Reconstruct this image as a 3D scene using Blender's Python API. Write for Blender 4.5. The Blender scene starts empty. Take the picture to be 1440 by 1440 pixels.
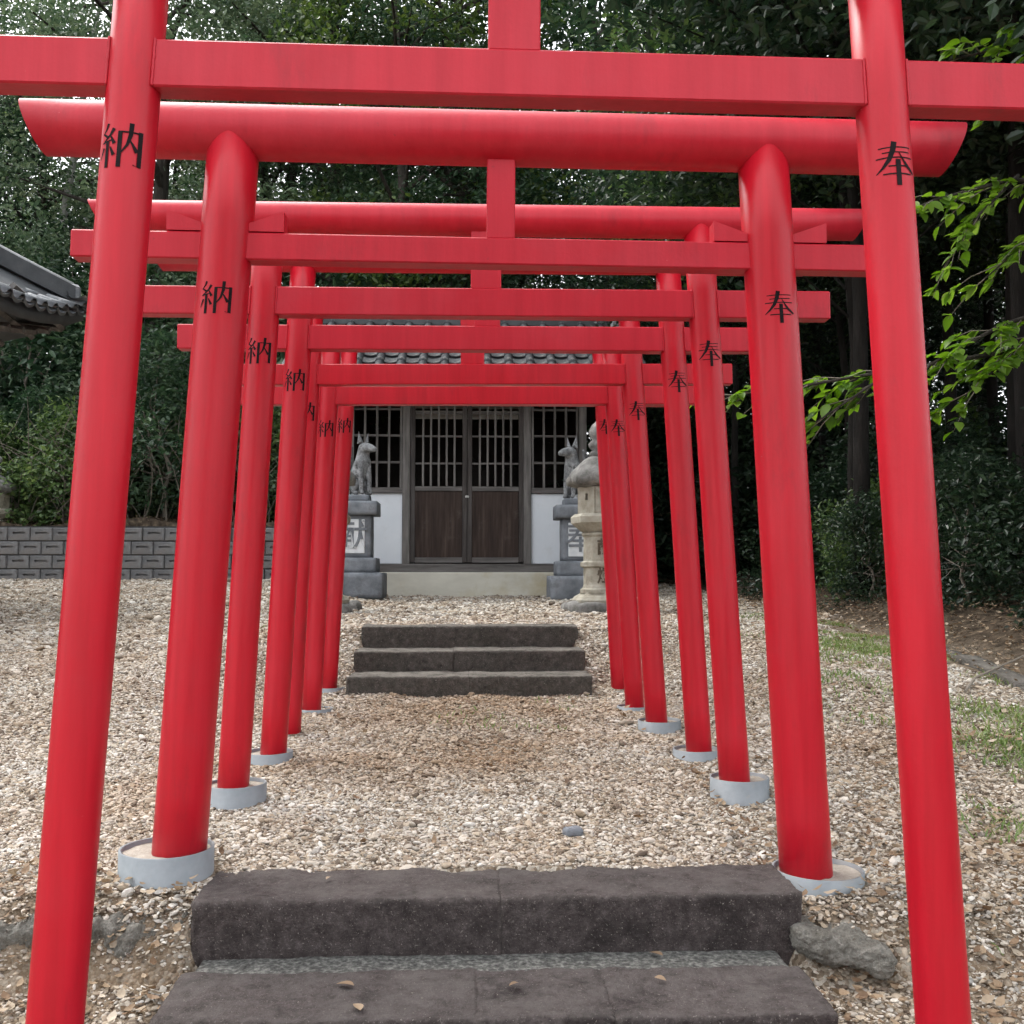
import bpy, math, random
import numpy as np
from mathutils import Vector, Matrix, noise

# ------------------------------------------------------------------ camera, sky, sun, exposure
S = bpy.context.scene
COL = S.collection
R = math.radians
cam_d = bpy.data.cameras.new('camera'); cam = bpy.data.objects.new('camera', cam_d); COL.objects.link(cam)
cam.location = (0, 0, 1.5)
cam.rotation_euler = (R(90 + 3.5), 0, R(-2.4))
cam_d.sensor_width = 36; cam_d.lens = 36; cam_d.clip_start = 0.05; cam_d.clip_end = 2000
S.camera = cam
SUN_EL, SUN_AZ = 56, 318          # azimuth clockwise from +Y: high, ahead of the camera and to its left, veiled by cloud
W = bpy.data.worlds.new('World'); S.world = W; W.use_nodes = True
wn = W.node_tree.nodes; wl = W.node_tree.links; wn.clear()
sky = wn.new('ShaderNodeTexSky'); sky.sky_type = 'NISHITA'; sky.sun_disc = False
sky.sun_elevation = R(SUN_EL); sky.sun_rotation = R(SUN_AZ)
sky.air_density = 1.0; sky.dust_density = 6.0; sky.ozone_density = 1.0
hs = wn.new('ShaderNodeHueSaturation'); hs.inputs['Saturation'].default_value = 0.3; hs.inputs['Value'].default_value = 1.3
bg = wn.new('ShaderNodeBackground'); bg.inputs['Strength'].default_value = 0.14
wo = wn.new('ShaderNodeOutputWorld')
veil = wn.new('ShaderNodeMix'); veil.data_type = 'RGBA'; veil.inputs[0].default_value = .6; veil.inputs[7].default_value = (6.4, 6.6, 6.9, 1)   # even bright cloud
wl.new(sky.outputs[0], hs.inputs['Color']); wl.new(hs.outputs[0], veil.inputs[6]); wl.new(veil.outputs[2], bg.inputs['Color']); wl.new(bg.outputs[0], wo.inputs['Surface'])
sd = bpy.data.lights.new('sun', 'SUN'); sd.energy = 0.7; sd.angle = R(30); sd.color = (1, 0.96, 0.9)
so = bpy.data.objects.new('sun', sd); COL.objects.link(so)
_az, _el = R(SUN_AZ), R(SUN_EL)
so.rotation_euler = Vector((math.sin(_az) * math.cos(_el), math.cos(_az) * math.cos(_el), math.sin(_el))).to_track_quat('Z', 'Y').to_euler()
vs = S.view_settings
vs.view_transform = 'Standard'; vs.look = 'None'; vs.gamma = 1; vs.exposure = 1.48; vs.use_curve_mapping = False
cy = S.cycles
cy.max_bounces = 4; cy.diffuse_bounces = 2; cy.glossy_bounces = 2; cy.transmission_bounces = 3; cy.transparent_max_bounces = 4
cy.use_denoising = True; cy.use_adaptive_sampling = True; cy.adaptive_threshold = .03
cy.caustics_reflective = False; cy.caustics_refractive = False

rnd = random.Random(11)
rng = np.random.default_rng(7)

# ------------------------------------------------------------------ helpers
def link(o, parent=None):
    COL.objects.link(o)
    if parent is not None: o.parent = parent
    return o
def tag(o, label=None, cat=None, group=None, kind=None):
    if label: o['label'] = label
    if cat: o['category'] = cat
    if group: o['group'] = group
    if kind: o['kind'] = kind
    return o
def empty(name, loc=(0, 0, 0), rz=0, parent=None):
    o = bpy.data.objects.new(name, None); o.empty_display_size = 0.1
    o.location = loc; o.rotation_euler = (0, 0, rz)
    return link(o, parent)
class MB:
    def __init__(s): s.v = []; s.f = []; s.sm = []
    def add(s, v, f, smooth=False):
        b = len(s.v); s.v += [tuple(p) for p in v]; s.f += [tuple(i + b for i in q) for q in f]; s.sm += [smooth] * len(f); return s
    def box(s, c, d, rz=0, bev=0.0, M=None):
        hx, hy, hz = d[0] / 2, d[1] / 2, d[2] / 2
        if bev <= 0:
            v = [(x, y, z) for x in (-hx, hx) for y in (-hy, hy) for z in (-hz, hz)]
            f = [(0, 1, 3, 2), (4, 6, 7, 5), (0, 4, 5, 1), (2, 3, 7, 6), (0, 2, 6, 4), (1, 5, 7, 3)]
        else:
            b = bev; v = []; idx = {}
            for ax in range(3):
                for sx in (-1, 1):
                    for sy in (-1, 1):
                        for sz in (-1, 1):
                            sg = (sx, sy, sz); h = (hx, hy, hz)
                            idx[(ax,) + sg] = len(v)
                            v.append(tuple(sg[k] * (h[k] - (0 if k == ax else b)) for k in range(3)))
            f = []
            def quad(a, n):
                cen = Vector((0, 0, 0))
                for i in a: cen += Vector(v[i])
                nn = (Vector(v[a[1]]) - Vector(v[a[0]])).cross(Vector(v[a[2]]) - Vector(v[a[0]]))
                f.append(tuple(a) if nn.dot(cen) > 0 else tuple(reversed(a)))
            for ax in range(3):
                o1, o2 = [k for k in range(3) if k != ax]
                for sg in (-1, 1):
                    a = []
                    for p, q in ((-1, -1), (1, -1), (1, 1), (-1, 1)):
                        t = [0, 0, 0]; t[ax] = sg; t[o1] = p; t[o2] = q; a.append(idx[(ax,) + tuple(t)])
                    quad(a, 0)
                for p in (-1, 1):
                    for q in (-1, 1):
                        a = []
                        for axx, e in ((o1, -1), (o1, 1), (o2, 1), (o2, -1)):
                            t = [0, 0, 0]; t[ax] = e; t[o1] = p; t[o2] = q; a.append(idx[(axx,) + tuple(t)])
                        quad(a, 0)
            for sx in (-1, 1):
                for sy in (-1, 1):
                    for sz in (-1, 1): quad([idx[(k, sx, sy, sz)] for k in range(3)], 0)
        cr, sr = math.cos(rz), math.sin(rz)
        out = []
        for x, y, z in v:
            if M is not None: p = M @ Vector((x, y, z)); x, y, z = p
            out.append((c[0] + x * cr - y * sr, c[1] + x * sr + y * cr, c[2] + z))
        return s.add(out, f)
    def tube(s, pts, rads, seg=10, cap=True, smooth=True):
        pts = [Vector(p) for p in pts]
        if not hasattr(rads, '__len__'): rads = [rads] * len(pts)
        v = []; f = []
        u = None
        for i, p in enumerate(pts):
            t = (pts[min(i + 1, len(pts) - 1)] - pts[max(i - 1, 0)]).normalized()
            if u is None:
                u = t.cross(Vector((0, 1, 0)) if abs(t.y) < .9 else Vector((1, 0, 0))).normalized()
            else: u = (u - t * u.dot(t)).normalized()
            w = t.cross(u)
            for k in range(seg):
                a = 2 * math.pi * k / seg
                v.append(p + (u * math.cos(a) + w * math.sin(a)) * rads[i])
        n = len(pts)
        for i in range(n - 1):
            for k in range(seg):
                a, b = i * seg + k, i * seg + (k + 1) % seg
                f.append((a, b, b + seg, a + seg))
        s.add(v, f, smooth)
        if cap:
            b = len(s.v) - len(v)
            s.f += [tuple(b + k for k in reversed(range(seg))), tuple(b + (n - 1) * seg + k for k in range(seg))]; s.sm += [False, False]
        return s
    def lathe(s, prof, seg=24, c=(0, 0, 0), smooth=True, rot=0, sq=0):
        v = []; f = []
        for r, z in prof:
            for k in range(seg):
                a = 2 * math.pi * k / seg + rot
                v.append((c[0] + r * math.cos(a), c[1] + r * math.sin(a), c[2] + z))
        for i in range(len(prof) - 1):
            for k in range(seg):
                a, b = i * seg + k, i * seg + (k + 1) % seg
                f.append((a, b, b + seg, a + seg))
        f.append(tuple(reversed(range(seg)))); f.append(tuple((len(prof) - 1) * seg + k for k in range(seg)))
        return s.add(v, f, smooth)
    def prism(s, poly, y0, y1):      # polygon in XZ (counter-clockwise seen from -Y), extruded along Y
        n = len(poly)
        v = [(x, y0, z) for x, z in poly] + [(x, y1, z) for x, z in poly]
        f = [tuple(range(n)), tuple(reversed(range(n, 2 * n)))] + [(i, i + n, (i + 1) % n + n, (i + 1) % n) for i in range(n)]
        return s.add(v, f)
    def mesh(s, name):
        me = bpy.data.meshes.new(name); me.from_pydata(s.v, [], s.f)
        me.polygons.foreach_set('use_smooth', s.sm); me.update(); return me
    def build(s, name, m, parent=None, loc=None):
        me = s.mesh(name); me.materials.append(m)
        o = bpy.data.objects.new(name, me)
        if loc is not None: o.location = loc
        return link(o, parent)
def np_mesh(name, V, F, m, smooth=False):
    V = np.asarray(V, np.float32); F = np.asarray(F, np.int32)
    me = bpy.data.meshes.new(name)
    me.vertices.add(len(V)); me.vertices.foreach_set('co', V.ravel())
    k = F.shape[1]
    me.loops.add(F.size); me.loops.foreach_set('vertex_index', F.ravel())
    me.polygons.add(len(F)); me.polygons.foreach_set('loop_start', np.arange(0, F.size, k, dtype=np.int32))
    me.update(calc_edges=True)
    me.polygons.foreach_set('use_smooth', np.full(len(F), smooth))
    me.materials.append(m); return me
def inst(name, me, parent=None, loc=(0, 0, 0), rot=(0, 0, 0), sc=(1, 1, 1)):
    o = bpy.data.objects.new(name, me); o.location = loc; o.rotation_euler = rot; o.scale = sc
    return link(o, parent)
def copy_tree(o, parent=None):
    c = o.copy(); COL.objects.link(c)
    c.parent = parent
    for ch in list(o.children): copy_tree(ch, c)
    return c
def stone(size, res=6, rnd_e=0.02, amp=0.01, freq=6.0, seed=0, taper=0.0, fine=.15):
    """a subdivided rounded block with an uneven surface, centred on the origin"""
    hx, hy, hz = [a / 2 for a in size]
    n = [max(2, int(round(a / max(size) * res)) + 1) for a in size]
    verts = {}; V = []; F = []
    def vid(i, j, k):
        key = (i, j, k)
        if key not in verts:
            p = Vector((-hx + 2 * hx * i / n[0], -hy + 2 * hy * j / n[1], -hz + 2 * hz * k / n[2]))
            q = Vector([max(-h + rnd_e, min(h - rnd_e, a)) for a, h in zip(p, (hx, hy, hz))])
            d = p - q
            nrm = d.normalized() if d.length > 1e-6 else p.normalized()
            p = q + nrm * min(d.length, rnd_e) if d.length > 1e-6 else p
            off = noise.noise(p * freq + Vector((seed * 7.3, seed * 3.1, 1.7))) * amp + noise.noise(p * freq * 3.1 + Vector((seed, 5, 2))) * amp * .4 + noise.noise(p * freq * 9.3 + Vector((2, seed, 4))) * amp * fine
            p = p + nrm * off
            if taper: p.x *= 1 - taper * (p.z + hz) / (2 * hz); p.y *= 1 - taper * (p.z + hz) / (2 * hz)
            verts[key] = len(V); V.append(tuple(p))
        return verts[key]
    for ax in range(3):
        a, b = [k for k in range(3) if k != ax]
        for e in (0, n[ax]):
            for i in range(n[a]):
                for j in range(n[b]):
                    q = []
                    for di, dj in ((0, 0), (1, 0), (1, 1), (0, 1)):
                        t = [0, 0, 0]; t[ax] = e; t[a] = i + di; t[b] = j + dj; q.append(vid(*t))
                    flip = (e == 0) ^ (ax == 1)
                    F.append(tuple(reversed(q)) if flip else tuple(q))
    m = MB(); m.add(V, F, True); return m
def moved(mb, c, rz=0, rx=0, ry=0):
    M = Matrix.Translation(c) @ Matrix.Rotation(rz, 4, 'Z') @ Matrix.Rotation(rx, 4, 'X') @ Matrix.Rotation(ry, 4, 'Y')
    mb.v = [tuple(M @ Vector(p)) for p in mb.v]; return mb
def sstep(a, b, x):
    t = np.clip((x - a) / (b - a), 0, 1); return t * t * (3 - 2 * t)

# ------------------------------------------------------------------ materials
def new_mat(name):
    m = bpy.data.materials.new(name); m.use_nodes = True
    nt = m.node_tree; return m, nt, nt.nodes, nt.links, nt.nodes['Principled BSDF']
def ramp(n, stops):
    r = n.new('ShaderNodeValToRGB'); e = r.color_ramp.elements
    while len(e) < len(stops): e.new(.5)
    for k, (p, c) in enumerate(stops): e[k].position = p; e[k].color = (c[0], c[1], c[2], 1)
    return r
def pmat(name, cols, scale=4, rough=.8, bump=.3, bscale=30, stretch=(1, 1, 1), spots=None, spec=.3, detail=6, coat=0, island=0.0, speck=None, dist=.01, edge=None, nrough=.62, lit_dust=None):
    m, nt, n, l, b = new_mat(name)
    tc = n.new('ShaderNodeTexCoord'); mp = n.new('ShaderNodeMapping'); mp.inputs['Scale'].default_value = stretch
    l.new(tc.outputs['Object'], mp.inputs['Vector'])
    nz = n.new('ShaderNodeTexNoise'); nz.inputs['Scale'].default_value = scale; nz.inputs['Detail'].default_value = detail; nz.inputs['Roughness'].default_value = nrough
    l.new(mp.outputs[0], nz.inputs['Vector'])
    k = len(cols)
    r = ramp(n, [(.3 + .4 * i / max(1, k - 1), c) for i, c in enumerate(cols)])
    l.new(nz.outputs['Fac'], r.inputs['Fac'])
    out = r.outputs[0]
    for sp in ([spots] if spots else []) + ([speck] if speck else []):
        sc, th, wd, colr, fac = sp
        n2 = n.new('ShaderNodeTexNoise'); n2.inputs['Scale'].default_value = sc; n2.inputs['Detail'].default_value = 5; n2.inputs['Roughness'].default_value = .7
        l.new(tc.outputs['Object'], n2.inputs['Vector'])
        mr = n.new('ShaderNodeMapRange'); mr.inputs[1].default_value = th; mr.inputs[2].default_value = th + wd; mr.inputs[4].default_value = fac
        l.new(n2.outputs['Fac'], mr.inputs[0])
        mx = n.new('ShaderNodeMix'); mx.data_type = 'RGBA'; mx.inputs[7].default_value = (*colr, 1)
        l.new(mr.outputs[0], mx.inputs[0]); l.new(out, mx.inputs[6]); out = mx.outputs[2]
    if edge:
        g0 = n.new('ShaderNodeNewGeometry'); mr0 = n.new('ShaderNodeMapRange'); mr0.inputs[1].default_value = .52; mr0.inputs[2].default_value = .62; mr0.inputs[4].default_value = .6
        l.new(g0.outputs['Pointiness'], mr0.inputs[0]); mx0 = n.new('ShaderNodeMix'); mx0.data_type = 'RGBA'; mx0.inputs[7].default_value = (*edge, 1)
        l.new(mr0.outputs[0], mx0.inputs[0]); l.new(out, mx0.inputs[6]); out = mx0.outputs[2]
    if lit_dust:  # upward faces paled: patchy dust, with the light on the treads painted in
        gd = n.new('ShaderNodeNewGeometry'); sz_ = n.new('ShaderNodeSeparateXYZ'); l.new(gd.outputs['Normal'], sz_.inputs[0])
        nd = n.new('ShaderNodeTexNoise'); nd.inputs['Scale'].default_value = 11; nd.inputs['Detail'].default_value = 8; nd.inputs['Roughness'].default_value = .75; l.new(tc.outputs['Object'], nd.inputs['Vector'])
        md_ = n.new('ShaderNodeMath'); md_.operation = 'MULTIPLY'; l.new(sz_.outputs[2], md_.inputs[0]); l.new(nd.outputs['Fac'], md_.inputs[1])
        mrd = n.new('ShaderNodeMapRange'); mrd.inputs[1].default_value = .36; mrd.inputs[2].default_value = .62; mrd.inputs[4].default_value = .75; l.new(md_.outputs[0], mrd.inputs[0])
        mxd = n.new('ShaderNodeMix'); mxd.data_type = 'RGBA'; mxd.inputs[7].default_value = (*lit_dust, 1); l.new(mrd.outputs[0], mxd.inputs[0]); l.new(out, mxd.inputs[6]); out = mxd.outputs[2]
    if island:
        g = n.new('ShaderNodeNewGeometry'); oi = n.new('ShaderNodeObjectInfo')
        h = n.new('ShaderNodeHueSaturation')
        ad = n.new('ShaderNodeMath'); ad.operation = 'ADD'; l.new(g.outputs['Random Per Island'], ad.inputs[0]); l.new(oi.outputs['Random'], ad.inputs[1])
        mr = n.new('ShaderNodeMapRange'); mr.inputs[2].default_value = 2; mr.inputs[3].default_value = 1 - island; mr.inputs[4].default_value = 1 + island
        l.new(ad.outputs[0], mr.inputs[0]); l.new(mr.outputs[0], h.inputs['Value']); l.new(out, h.inputs['Color']); out = h.outputs[0]
    l.new(out, b.inputs['Base Color'])
    b.inputs['Roughness'].default_value = rough; b.inputs['Specular IOR Level'].default_value = spec
    if coat: b.inputs['Coat Weight'].default_value = coat; b.inputs['Coat Roughness'].default_value = .25
    if bump:
        n3 = n.new('ShaderNodeTexNoise'); n3.inputs['Scale'].default_value = bscale; n3.inputs['Detail'].default_value = 6; n3.inputs['Roughness'].default_value = .65
        l.new(mp.outputs[0], n3.inputs['Vector'])
        bp = n.new('ShaderNodeBump'); bp.inputs['Strength'].default_value = bump; bp.inputs['Distance'].default_value = dist
        l.new(n3.outputs['Fac'], bp.inputs['Height']); l.new(bp.outputs[0], b.inputs['Normal'])
    return m
def leafmat(name, cols, trans=.3, rough=.36):
    m, nt, n, l, b = new_mat(name)
    g = n.new('ShaderNodeNewGeometry'); oi = n.new('ShaderNodeObjectInfo')
    tc = n.new('ShaderNodeTexCoord'); nz = n.new('ShaderNodeTexNoise'); nz.inputs['Scale'].default_value = .55; nz.inputs['Detail'].default_value = 2
    l.new(tc.outputs['Object'], nz.inputs['Vector'])
    m1 = n.new('ShaderNodeMath'); m1.operation = 'MULTIPLY_ADD'; m1.inputs[1].default_value = .55; l.new(g.outputs['Random Per Island'], m1.inputs[0])
    m2 = n.new('ShaderNodeMath'); m2.operation = 'MULTIPLY_ADD'; m2.inputs[1].default_value = .25; m2.inputs[2].default_value = -.16; l.new(oi.outputs['Random'], m2.inputs[0])
    m3 = n.new('ShaderNodeMath'); m3.operation = 'MULTIPLY_ADD'; m3.inputs[1].default_value = .7; l.new(nz.outputs['Fac'], m3.inputs[0]); l.new(m2.outputs[0], m3.inputs[2])
    l.new(m3.outputs[0], m1.inputs[2])
    k = len(cols); r = ramp(n, [(.1 + .85 * i / (k - 1), c) for i, c in enumerate(cols)])
    l.new(m1.outputs[0], r.inputs['Fac'])
    l.new(r.outputs[0], b.inputs['Base Color']); b.inputs['Roughness'].default_value = rough; b.inputs['Specular IOR Level'].default_value = .4
    tr = n.new('ShaderNodeBsdfTranslucent'); hs = n.new('ShaderNodeHueSaturation'); hs.inputs['Value'].default_value = 1.5; hs.inputs['Saturation'].default_value = 1.15
    l.new(r.outputs[0], hs.inputs['Color']); l.new(hs.outputs[0], tr.inputs['Color'])
    mx = n.new('ShaderNodeMixShader'); mx.inputs[0].default_value = trans
    l.new(b.outputs[0], mx.inputs[1]); l.new(tr.outputs[0], mx.inputs[2]); l.new(mx.outputs[0], n['Material Output'].inputs['Surface'])
    return m
def redmat(name, c0, c1, rough=.38, chalk=.3):
    """red gloss paint: long vertical streaks, chalky patches, flecks of grime and small chips"""
    m, nt, n, l, b = new_mat(name)
    tc = n.new('ShaderNodeTexCoord'); oi = n.new('ShaderNodeObjectInfo')
    ofs = n.new('ShaderNodeVectorMath'); ofs.operation = 'ADD'; l.new(tc.outputs['Object'], ofs.inputs[0]); l.new(oi.outputs['Location'], ofs.inputs[1])
    def nz(scale, detail, st=(1, 1, 1), rg=.6):
        mp = n.new('ShaderNodeMapping'); mp.inputs['Scale'].default_value = st; l.new(ofs.outputs[0], mp.inputs['Vector'])
        t = n.new('ShaderNodeTexNoise'); t.inputs['Scale'].default_value = scale; t.inputs['Detail'].default_value = detail; t.inputs['Roughness'].default_value = rg; l.new(mp.outputs[0], t.inputs['Vector']); return t
    def over(base, fac_node, lo, hi, amount, col):
        mr = n.new('ShaderNodeMapRange'); mr.inputs[1].default_value = lo; mr.inputs[2].default_value = hi; mr.inputs[4].default_value = amount; l.new(fac_node.outputs['Fac'], mr.inputs[0])
        mx = n.new('ShaderNodeMix'); mx.data_type = 'RGBA'; mx.inputs[7].default_value = (*col, 1); l.new(mr.outputs[0], mx.inputs[0]); l.new(base, mx.inputs[6]); return mx.outputs[2]
    st = nz(22, 6, (1, 1, .06), .65); bn = nz(2.6, 5); sp = nz(46, 3); sp2 = nz(9, 6, (1, 1, .3), .7); ch = nz(70, 2)
    r = ramp(n, [(.34, c0), (.66, c1)]); l.new(st.outputs['Fac'], r.inputs['Fac']); out = r.outputs[0]
    out = over(out, bn, .48, .72, chalk, (.5, .1, .13))
    out = over(out, sp2, .58, .78, .45, (.14, .016, .02))
    out = over(out, sp, .73, .8, .5, (.1, .03, .03))
    out = over(out, ch, .79, .82, .7, (.5, .24, .22))
    l.new(out, b.inputs['Base Color'])
    rr = n.new('ShaderNodeMapRange'); rr.inputs[3].default_value = rough - .1; rr.inputs[4].default_value = rough + .2; l.new(bn.outputs['Fac'], rr.inputs[0]); l.new(rr.outputs[0], b.inputs['Roughness'])
    b.inputs['Specular IOR Level'].default_value = .34
    ad = n.new('ShaderNodeMath'); ad.operation = 'ADD'; l.new(st.outputs['Fac'], ad.inputs[0]); l.new(ch.outputs['Fac'], ad.inputs[1])
    bp = n.new('ShaderNodeBump'); bp.inputs['Strength'].default_value = .12; bp.inputs['Distance'].default_value = .004; l.new(ad.outputs[0], bp.inputs['Height']); l.new(bp.outputs[0], b.inputs['Normal'])
    return m
M_RED = redmat('red_paint', (.42, .005, .015), (.53, .008, .022), rough=.33, chalk=.06)
M_REDSKY = redmat('sky_sheen_red_paint', (.43, .008, .022), (.51, .014, .031), rough=.4, chalk=.14)  # beam red with a pinkish sky sheen painted into the colour
M_INK = pmat('black_lettering', [(.006, .005, .006), (.02, .013, .014)], 30, .75, 0, spec=.12)
M_PVC = pmat('grey_plastic_pipe', [(.2, .225, .24), (.3, .325, .34)], 9, .5, .1, 60, spots=(14, .55, .15, (.3, .29, .26), .6))
M_MORT = pmat('mortar', [(.3, .27, .22), (.48, .44, .38)], 18, .95, .8, 90, speck=(150, .55, .1, (.65, .62, .55), .6))
M_STEP = pmat('dark_step_stone', [(.016, .0125, .012), (.048, .038, .036), (.085, .07, .067), (.18, .155, .148)], 30, .92, 1.0, 130, detail=12, nrough=.8, speck=(170, .6, .08, (.36, .33, .29), .8), spots=(6, .5, .14, (.022, .017, .016), .8), island=.1, dist=.012, edge=(.17, .15, .135), lit_dust=(.135, .12, .112))
M_STEP2 = pmat('grey_step_stone', [(.022, .02, .017), (.06, .055, .048), (.1, .092, .08), (.19, .175, .155)], 24, .92, 1.0, 110, detail=12, nrough=.8, speck=(120, .6, .1, (.36, .34, .3), .7), spots=(4, .5, .2, (.04, .042, .03), .55), island=.1, dist=.012, edge=(.2, .185, .165), lit_dust=(.24, .222, .195))
M_GRIT = pmat('gritty_mortar', [(.05, .05, .046), (.14, .14, .13), (.34, .34, .31)], 75, .95, 1.0, 110, detail=3, dist=.02)
M_RUB = pmat('rough_concrete', [(.07, .066, .055), (.19, .178, .15), (.3, .285, .25), (.45, .43, .39)], 34, .95, 1.0, 90, detail=12, nrough=.8, speck=(90, .58, .08, (.45, .43, .39), .7), dist=.03)
M_STONE = pmat('grey_granite', [(.11, .12, .135), (.19, .205, .225), (.27, .285, .305)], 5, .8, .3, 60, speck=(160, .58, .06, (.08, .08, .085), .5), spots=(4, .55, .15, (.09, .095, .1), .7))
M_FOX = pmat('weathered_fox_stone', [(.07, .07, .07), (.2, .205, .21), (.45, .45, .45)], 14, .8, .6, 60, detail=10, nrough=.75, spots=(9, .55, .1, (.04, .04, .036), .8))
M_LANT = pmat('cream_lantern_stone', [(.2, .18, .135), (.34, .315, .255), (.46, .435, .37)], 7, .85, .5, 70, spots=(6, .56, .16, (.14, .12, .085), .7))
M_LROOF = pmat('dark_lantern_stone', [(.08, .08, .07), (.18, .175, .165), (.32, .31, .29)], 9, .9, .7, 60, dist=.02)
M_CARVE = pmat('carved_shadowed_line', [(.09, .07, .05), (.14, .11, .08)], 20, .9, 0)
M_WHITE = pmat('white_plaster', [(.76, .81, .86), (.84, .88, .92)], 2, .75, .08, 40, spots=(3, .56, .2, (.6, .62, .62), .4))
M_WHITEP = pmat('white_inlay', [(.6, .62, .64), (.8, .82, .83)], 8, .8, .2, 40)
M_FOUND = pmat('cream_concrete', [(.56, .54, .46), (.68, .66, .57)], 2.5, .9, .2, 50, stretch=(1, 1, 2.5), spots=(1.6, .5, .2, (.46, .38, .2), .6))
M_WOODG = pmat('weathered_grey_wood', [(.08, .075, .07), (.16, .15, .14), (.24, .225, .21)], 3, .85, .4, 30, stretch=(6, 6, .6))
M_WOODH = pmat('weathered_grey_rail', [(.07, .066, .062), (.14, .13, .124), (.2, .19, .18)], 3, .85, .4, 30, stretch=(.6, 6, 6))
M_WOODB = pmat('dark_brown_boards', [(.018, .011, .0085), (.04, .025, .019), (.075, .052, .041)], 2.5, .7, .3, 30, stretch=(7, 7, .5), spots=(2, .55, .15, (.12, .105, .095), .5))
M_WOODD = pmat('dark_weathered_stile', [(.035, .03, .028), (.065, .057, .053), (.1, .09, .085)], 3, .85, .4, 30, stretch=(6, 6, .6))
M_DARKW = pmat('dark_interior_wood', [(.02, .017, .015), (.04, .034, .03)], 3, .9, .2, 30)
M_PAPER = pmat('pale_paper', [(.26, .245, .22), (.36, .345, .31)], 4, .9, 0)
M_TILE = pmat('grey_roof_tile', [(.07, .076, .083), (.14, .148, .158), (.24, .25, .265)], 6, .36, .3, 60, spots=(9, .55, .1, (.45, .45, .43), .75), spec=.6, island=.3)
M_TILE2 = pmat('dark_lichened_tile', [(.02, .022, .025), (.045, .049, .053), (.08, .085, .09)], 8, .7, .3, 60, spots=(12, .56, .08, (.22, .215, .2), .7), island=.35)
M_RIDGE = pmat('dark_roof_ridge', [(.05, .055, .058), (.1, .105, .11)], 4, .55, .2, 50)
M_RIDGEL = pmat('pale_ridge_cap', [(.25, .26, .26), (.42, .43, .43)], 6, .6, .2, 50)
M_BLOCK = pmat('grey_wall_block', [(.1, .1, .102), (.17, .169, .17), (.24, .238, .238)], 5, .92, .6, 80, spots=(1.6, .5, .2, (.12, .095, .07), .75), island=.14)
M_JOINT = pmat('dark_wall_joint', [(.035, .034, .034), (.06, .058, .056)], 8, .95, .3, 50)
M_METAL = pmat('tarnished_metal', [(.4, .4, .38), (.6, .6, .58)], 10, .4, 0)
M_BARK = pmat('dark_bark', [(.02, .017, .014), (.045, .038, .032), (.08, .07, .058)], 4, .95, .8, 18, stretch=(3, 3, .6), dist=.03)
M_BARKD = pmat('shade_painted_bark', [(.007, .006, .005), (.014, .012, .01), (.026, .022, .019)], 4, .95, .8, 18, stretch=(3, 3, .6), dist=.03)  # bark deepened again: gloom of the wood painted into its colour
M_BARKP = pmat('pale_bark', [(.2, .2, .18), (.34, .34, .31)], 4, .9, .5, 18, stretch=(3, 3, .6))
M_TWIG = pmat('grey_twig', [(.12, .1, .08), (.26, .23, .19)], 6, .9, .2, 40)
M_LF_DARK = leafmat('dark_evergreen_leaf', [(.01, .026, .014), (.024, .052, .027), (.048, .09, .045), (.095, .145, .07)])
M_LF_DEEP = leafmat('shade_painted_leaf', [(.005, .013, .008), (.012, .026, .015), (.024, .045, .024), (.05, .08, .04)])  # darker copy of the evergreen leaf, the wood's shade painted in
M_LF_MID = leafmat('mid_green_leaf', [(.025, .052, .02), (.052, .098, .035), (.095, .15, .052), (.165, .22, .08)])
M_LF_GREY = leafmat('grey_green_leaf', [(.03, .055, .034), (.065, .105, .06), (.11, .16, .09), (.18, .225, .13)])
M_LF_YEL = leafmat('yellow_green_leaf', [(.028, .055, .015), (.052, .09, .024), (.09, .135, .036), (.15, .19, .06)])
M_LF_BRIGHT = leafmat('fresh_green_leaf', [(.045, .1, .014), (.095, .18, .026), (.18, .3, .05), (.3, .42, .1)], trans=.5)
M_LF_DRY = leafmat('dry_leaf', [(.07, .042, .025), (.17, .105, .06), (.3, .22, .14), (.5, .44, .35)], trans=.1, rough=.7)
M_GRASS = leafmat('grass_blade', [(.06, .11, .03), (.1, .17, .045), (.16, .23, .07), (.24, .27, .11)], trans=.3)

# ------------------------------------------------------------------ ground
CP = np.array([(-60, -1.5), (-6, -.6), (0, 0), (1.5, .2), (2.3, .36), (2.68, .46), (2.78, .61), (2.84, .652), (3.04, .655), (3.3, .668), (3.73, .70), (4.4, .732), (5.8, .745), (6.25, .765), (6.45, .8), (7.1, 1.13), (9, 1.165), (12, 1.195), (13.4, 1.22), (15, 1.3), (60, 1.6)])
LP = np.array([(-60, -1.5), (-6, -.6), (0, .0), (2, .33), (2.55, .41), (2.74, .46), (2.82, .61), (2.9, .645), (3.3, .665), (4, .75), (5.5, .92), (7, 1.05), (9, 1.2), (12, 1.34), (14.9, 1.42), (60, 1.7)])
RP = np.array([(-60, -1.5), (-6, -.6), (0, 0), (2, .39), (2.4, .49), (2.7, .56), (3.2, .65), (4, .83), (5, .98), (6.3, 1.06), (8, 1.15), (12, 1.25), (15, 1.35), (60, 1.8)])
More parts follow.
